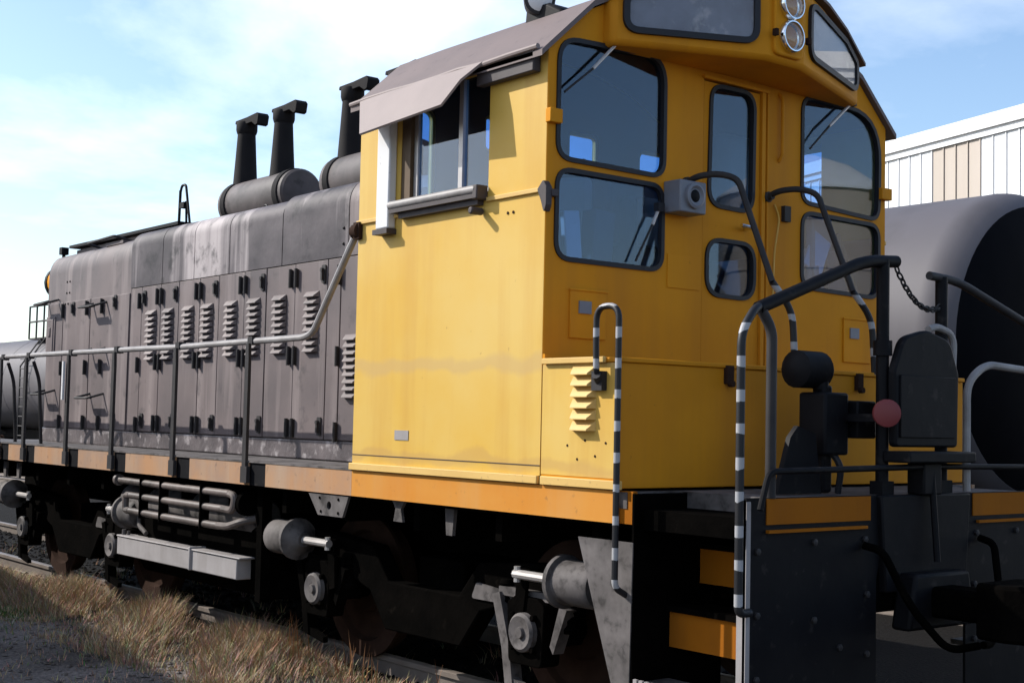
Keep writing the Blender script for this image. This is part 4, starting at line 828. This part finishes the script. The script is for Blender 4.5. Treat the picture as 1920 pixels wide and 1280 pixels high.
def silo():
    e = thing('storage_silo', 'tan cylindrical storage silo mirrored in the far cab window', 'silo', (38, 47, GZ))
    MB().lathe((38, 47, GZ), (0, 0, 1), [(0, 4.2), (13.0, 4.2)], 48).build('silo_wall', 'tan', e)
    for k_ in range(1, 6): MB().lathe((38, 47, GZ+k_*2.3), (0, 0, 1), [(0, 4.2), (.02, 4.26), (.10, 4.26), (.12, 4.2)], 48).build('silo_band', 'tan', e)
    MB().lathe((38, 47, GZ+13), (0, 0, 1), [(0, 4.35), (.1, 4.35), (1.6, 2.2), (2.2, .6), (2.3, .05)], 48).build('silo_roof', 'panel_white', e)
silo()
def depot():
    e = thing('depot', 'low grey roofed depot mirrored in the lower cab windows', 'building', (34, 16, GZ))
    MB().box(30, 39, -4, 38, GZ, 3.4).build('wall', 'shed', e)
    m = MB(); m.add([(29.4, -4.6, 3.4), (39.6, -4.6, 3.4), (39.6, 38.6, 3.4), (29.4, 38.6, 3.4), (34.5, -4.6, 5.4), (34.5, 38.6, 5.4)], [(0, 3, 5, 4), (1, 4, 5, 2), (0, 4, 1), (3, 2, 5), (0, 1, 2, 3)]); m.build('roof', 'roof', e)
    for i in range(7): MB().box(29.94, 30.0, -1.5+i*5.4, .1+i*5.4, 1.2, 2.5).build('window', 'black', e)
depot()
# ================================================================== GRASS AND BALLAST
def grass():
    rnd = random.Random(11); vs = []; fs = []; cols = []
    def blade(x, y, h, lean, az, wd, c):
        z = gheight(x, y)-.01; dx, dy = math.cos(az), math.sin(az); px, py = -dy*wd, dx*wd; o = len(vs)
        m1 = (x+dx*lean*.35, y+dy*lean*.35, z+h*.55); tp = (x+dx*lean, y+dy*lean, z+h)
        vs.extend([(x-px, y-py, z), (x+px, y+py, z), (m1[0]-px*.7, m1[1]-py*.7, m1[2]), (m1[0]+px*.7, m1[1]+py*.7, m1[2]), tp])
        fs.extend([(o, o+1, o+3, o+2), (o+2, o+3, o+4)]); cols.extend([c]*5)
    pal = [(.40, .29, .18), (.36, .25, .155), (.46, .345, .225), (.30, .21, .135), (.36, .24, .135), (.28, .225, .15)]
    def tuft(x, y, n, hh, spread, green=0., rusty=0.):
        base = rnd.choice(pal)
        for _ in range(n):
            a = rnd.uniform(0, 6.283); rr = spread*rnd.random()**.7; c = tuple(v*rnd.uniform(.7, 1.25) for v in base)
            if rnd.random() < green: c = (.07*rnd.uniform(.7, 1.3), .13*rnd.uniform(.7, 1.3), .03, )
            if rnd.random() < rusty: c = (.27, .13, .06)
            h = hh*rnd.uniform(.45, 1.15)
            blade(x+rr*math.cos(a), y+rr*math.sin(a), h, h*rnd.uniform(.25, 1.1), a+rnd.uniform(-1, 1), rnd.uniform(.002, .0045), c)
    for _ in range(5200):
        x = rnd.uniform(-12.5, .5); e_ = rnd.random(); y = -1.02-1.15*e_**1.3
        clump = .5+.5*math.sin(x*1.9+3*math.sin(y*2.1+x*.7)); 
        if rnd.random() > .42+.58*clump: continue
        hh = (.08+.18*clump)*(1-.5*e_)
        tuft(x, y, 16, hh, .11, .04, .012)
    for _ in range(700):                                   # thin growth further out
        x = rnd.uniform(-12, .5); y = rnd.uniform(-3.4, -2.1); tuft(x, y, 5, .06, .08, .15)
    for _ in range(220):                                   # between and behind the rails
        tuft(rnd.uniform(-13, 0), rnd.uniform(-.6, 2.5), 9, .12, .1)
    for _ in range(160): tuft(-7.3+rnd.gauss(0, .38), -1.95+rnd.gauss(0, .13), 12, .05, .08, .95)
    for (x, y) in ((-3.5, -1.05), (-3.25, -1.1), (-2.15, -1.2), (-2.6, -1.1), (-1.2, -1.3)):   # russet seed stalks
        for _ in range(7): blade(x+rnd.gauss(0, .05), y+rnd.gauss(0, .05), rnd.uniform(.22, .4), .06, rnd.uniform(0, 6), .006, (.25, .12, .055))
    me = bpy.data.meshes.new('dry_grass'); me.from_pydata(vs, [], fs)
    at = me.color_attributes.new('Tint', 'FLOAT_COLOR', 'POINT'); buf = []
    for c in cols: buf.extend((*c, 1))
    at.data.foreach_set('color', buf); me.materials.append(MT['grass'])
    tag(obj('dry_grass', me), 'straw coloured dry grass growing along the near rail', 'grass', kind='stuff')
grass()
def ballast():
    rnd = random.Random(5); m = MB()
    ico = [(0, 0, 1), (.9, 0, .3), (.28, .85, .3), (-.72, .53, .3), (-.72, -.53, .3), (.28, -.85, .3), (0, 0, -.6)]
    fc = [(0, 1, 2), (0, 2, 3), (0, 3, 4), (0, 4, 5), (0, 5, 1), (6, 2, 1), (6, 3, 2), (6, 4, 3), (6, 5, 4), (6, 1, 5)]
    for _ in range(9000):
        if rnd.random() < .7: x = rnd.uniform(-16, 3); y = rnd.gauss(0, 1.0)
        else: x = rnd.uniform(-12, 3); y = rnd.uniform(-5, -1.5)
        s = rnd.uniform(.012, .035); a = rnd.uniform(0, 6.28); ca, sa = math.cos(a), math.sin(a); z = gheight(x, y)
        m.add([(x+s*(p*ca-q*sa)*rnd.uniform(.7, 1.2), y+s*(p*sa+q*ca)*rnd.uniform(.7, 1.2), z+s*t*.7) for p, q, t in ico], fc)
    me = m.mesh('ballast', 'ground', 10)
    tag(obj('ballast', me), 'loose grey brown ballast stones around the rails', 'ballast', kind='stuff')
ballast()
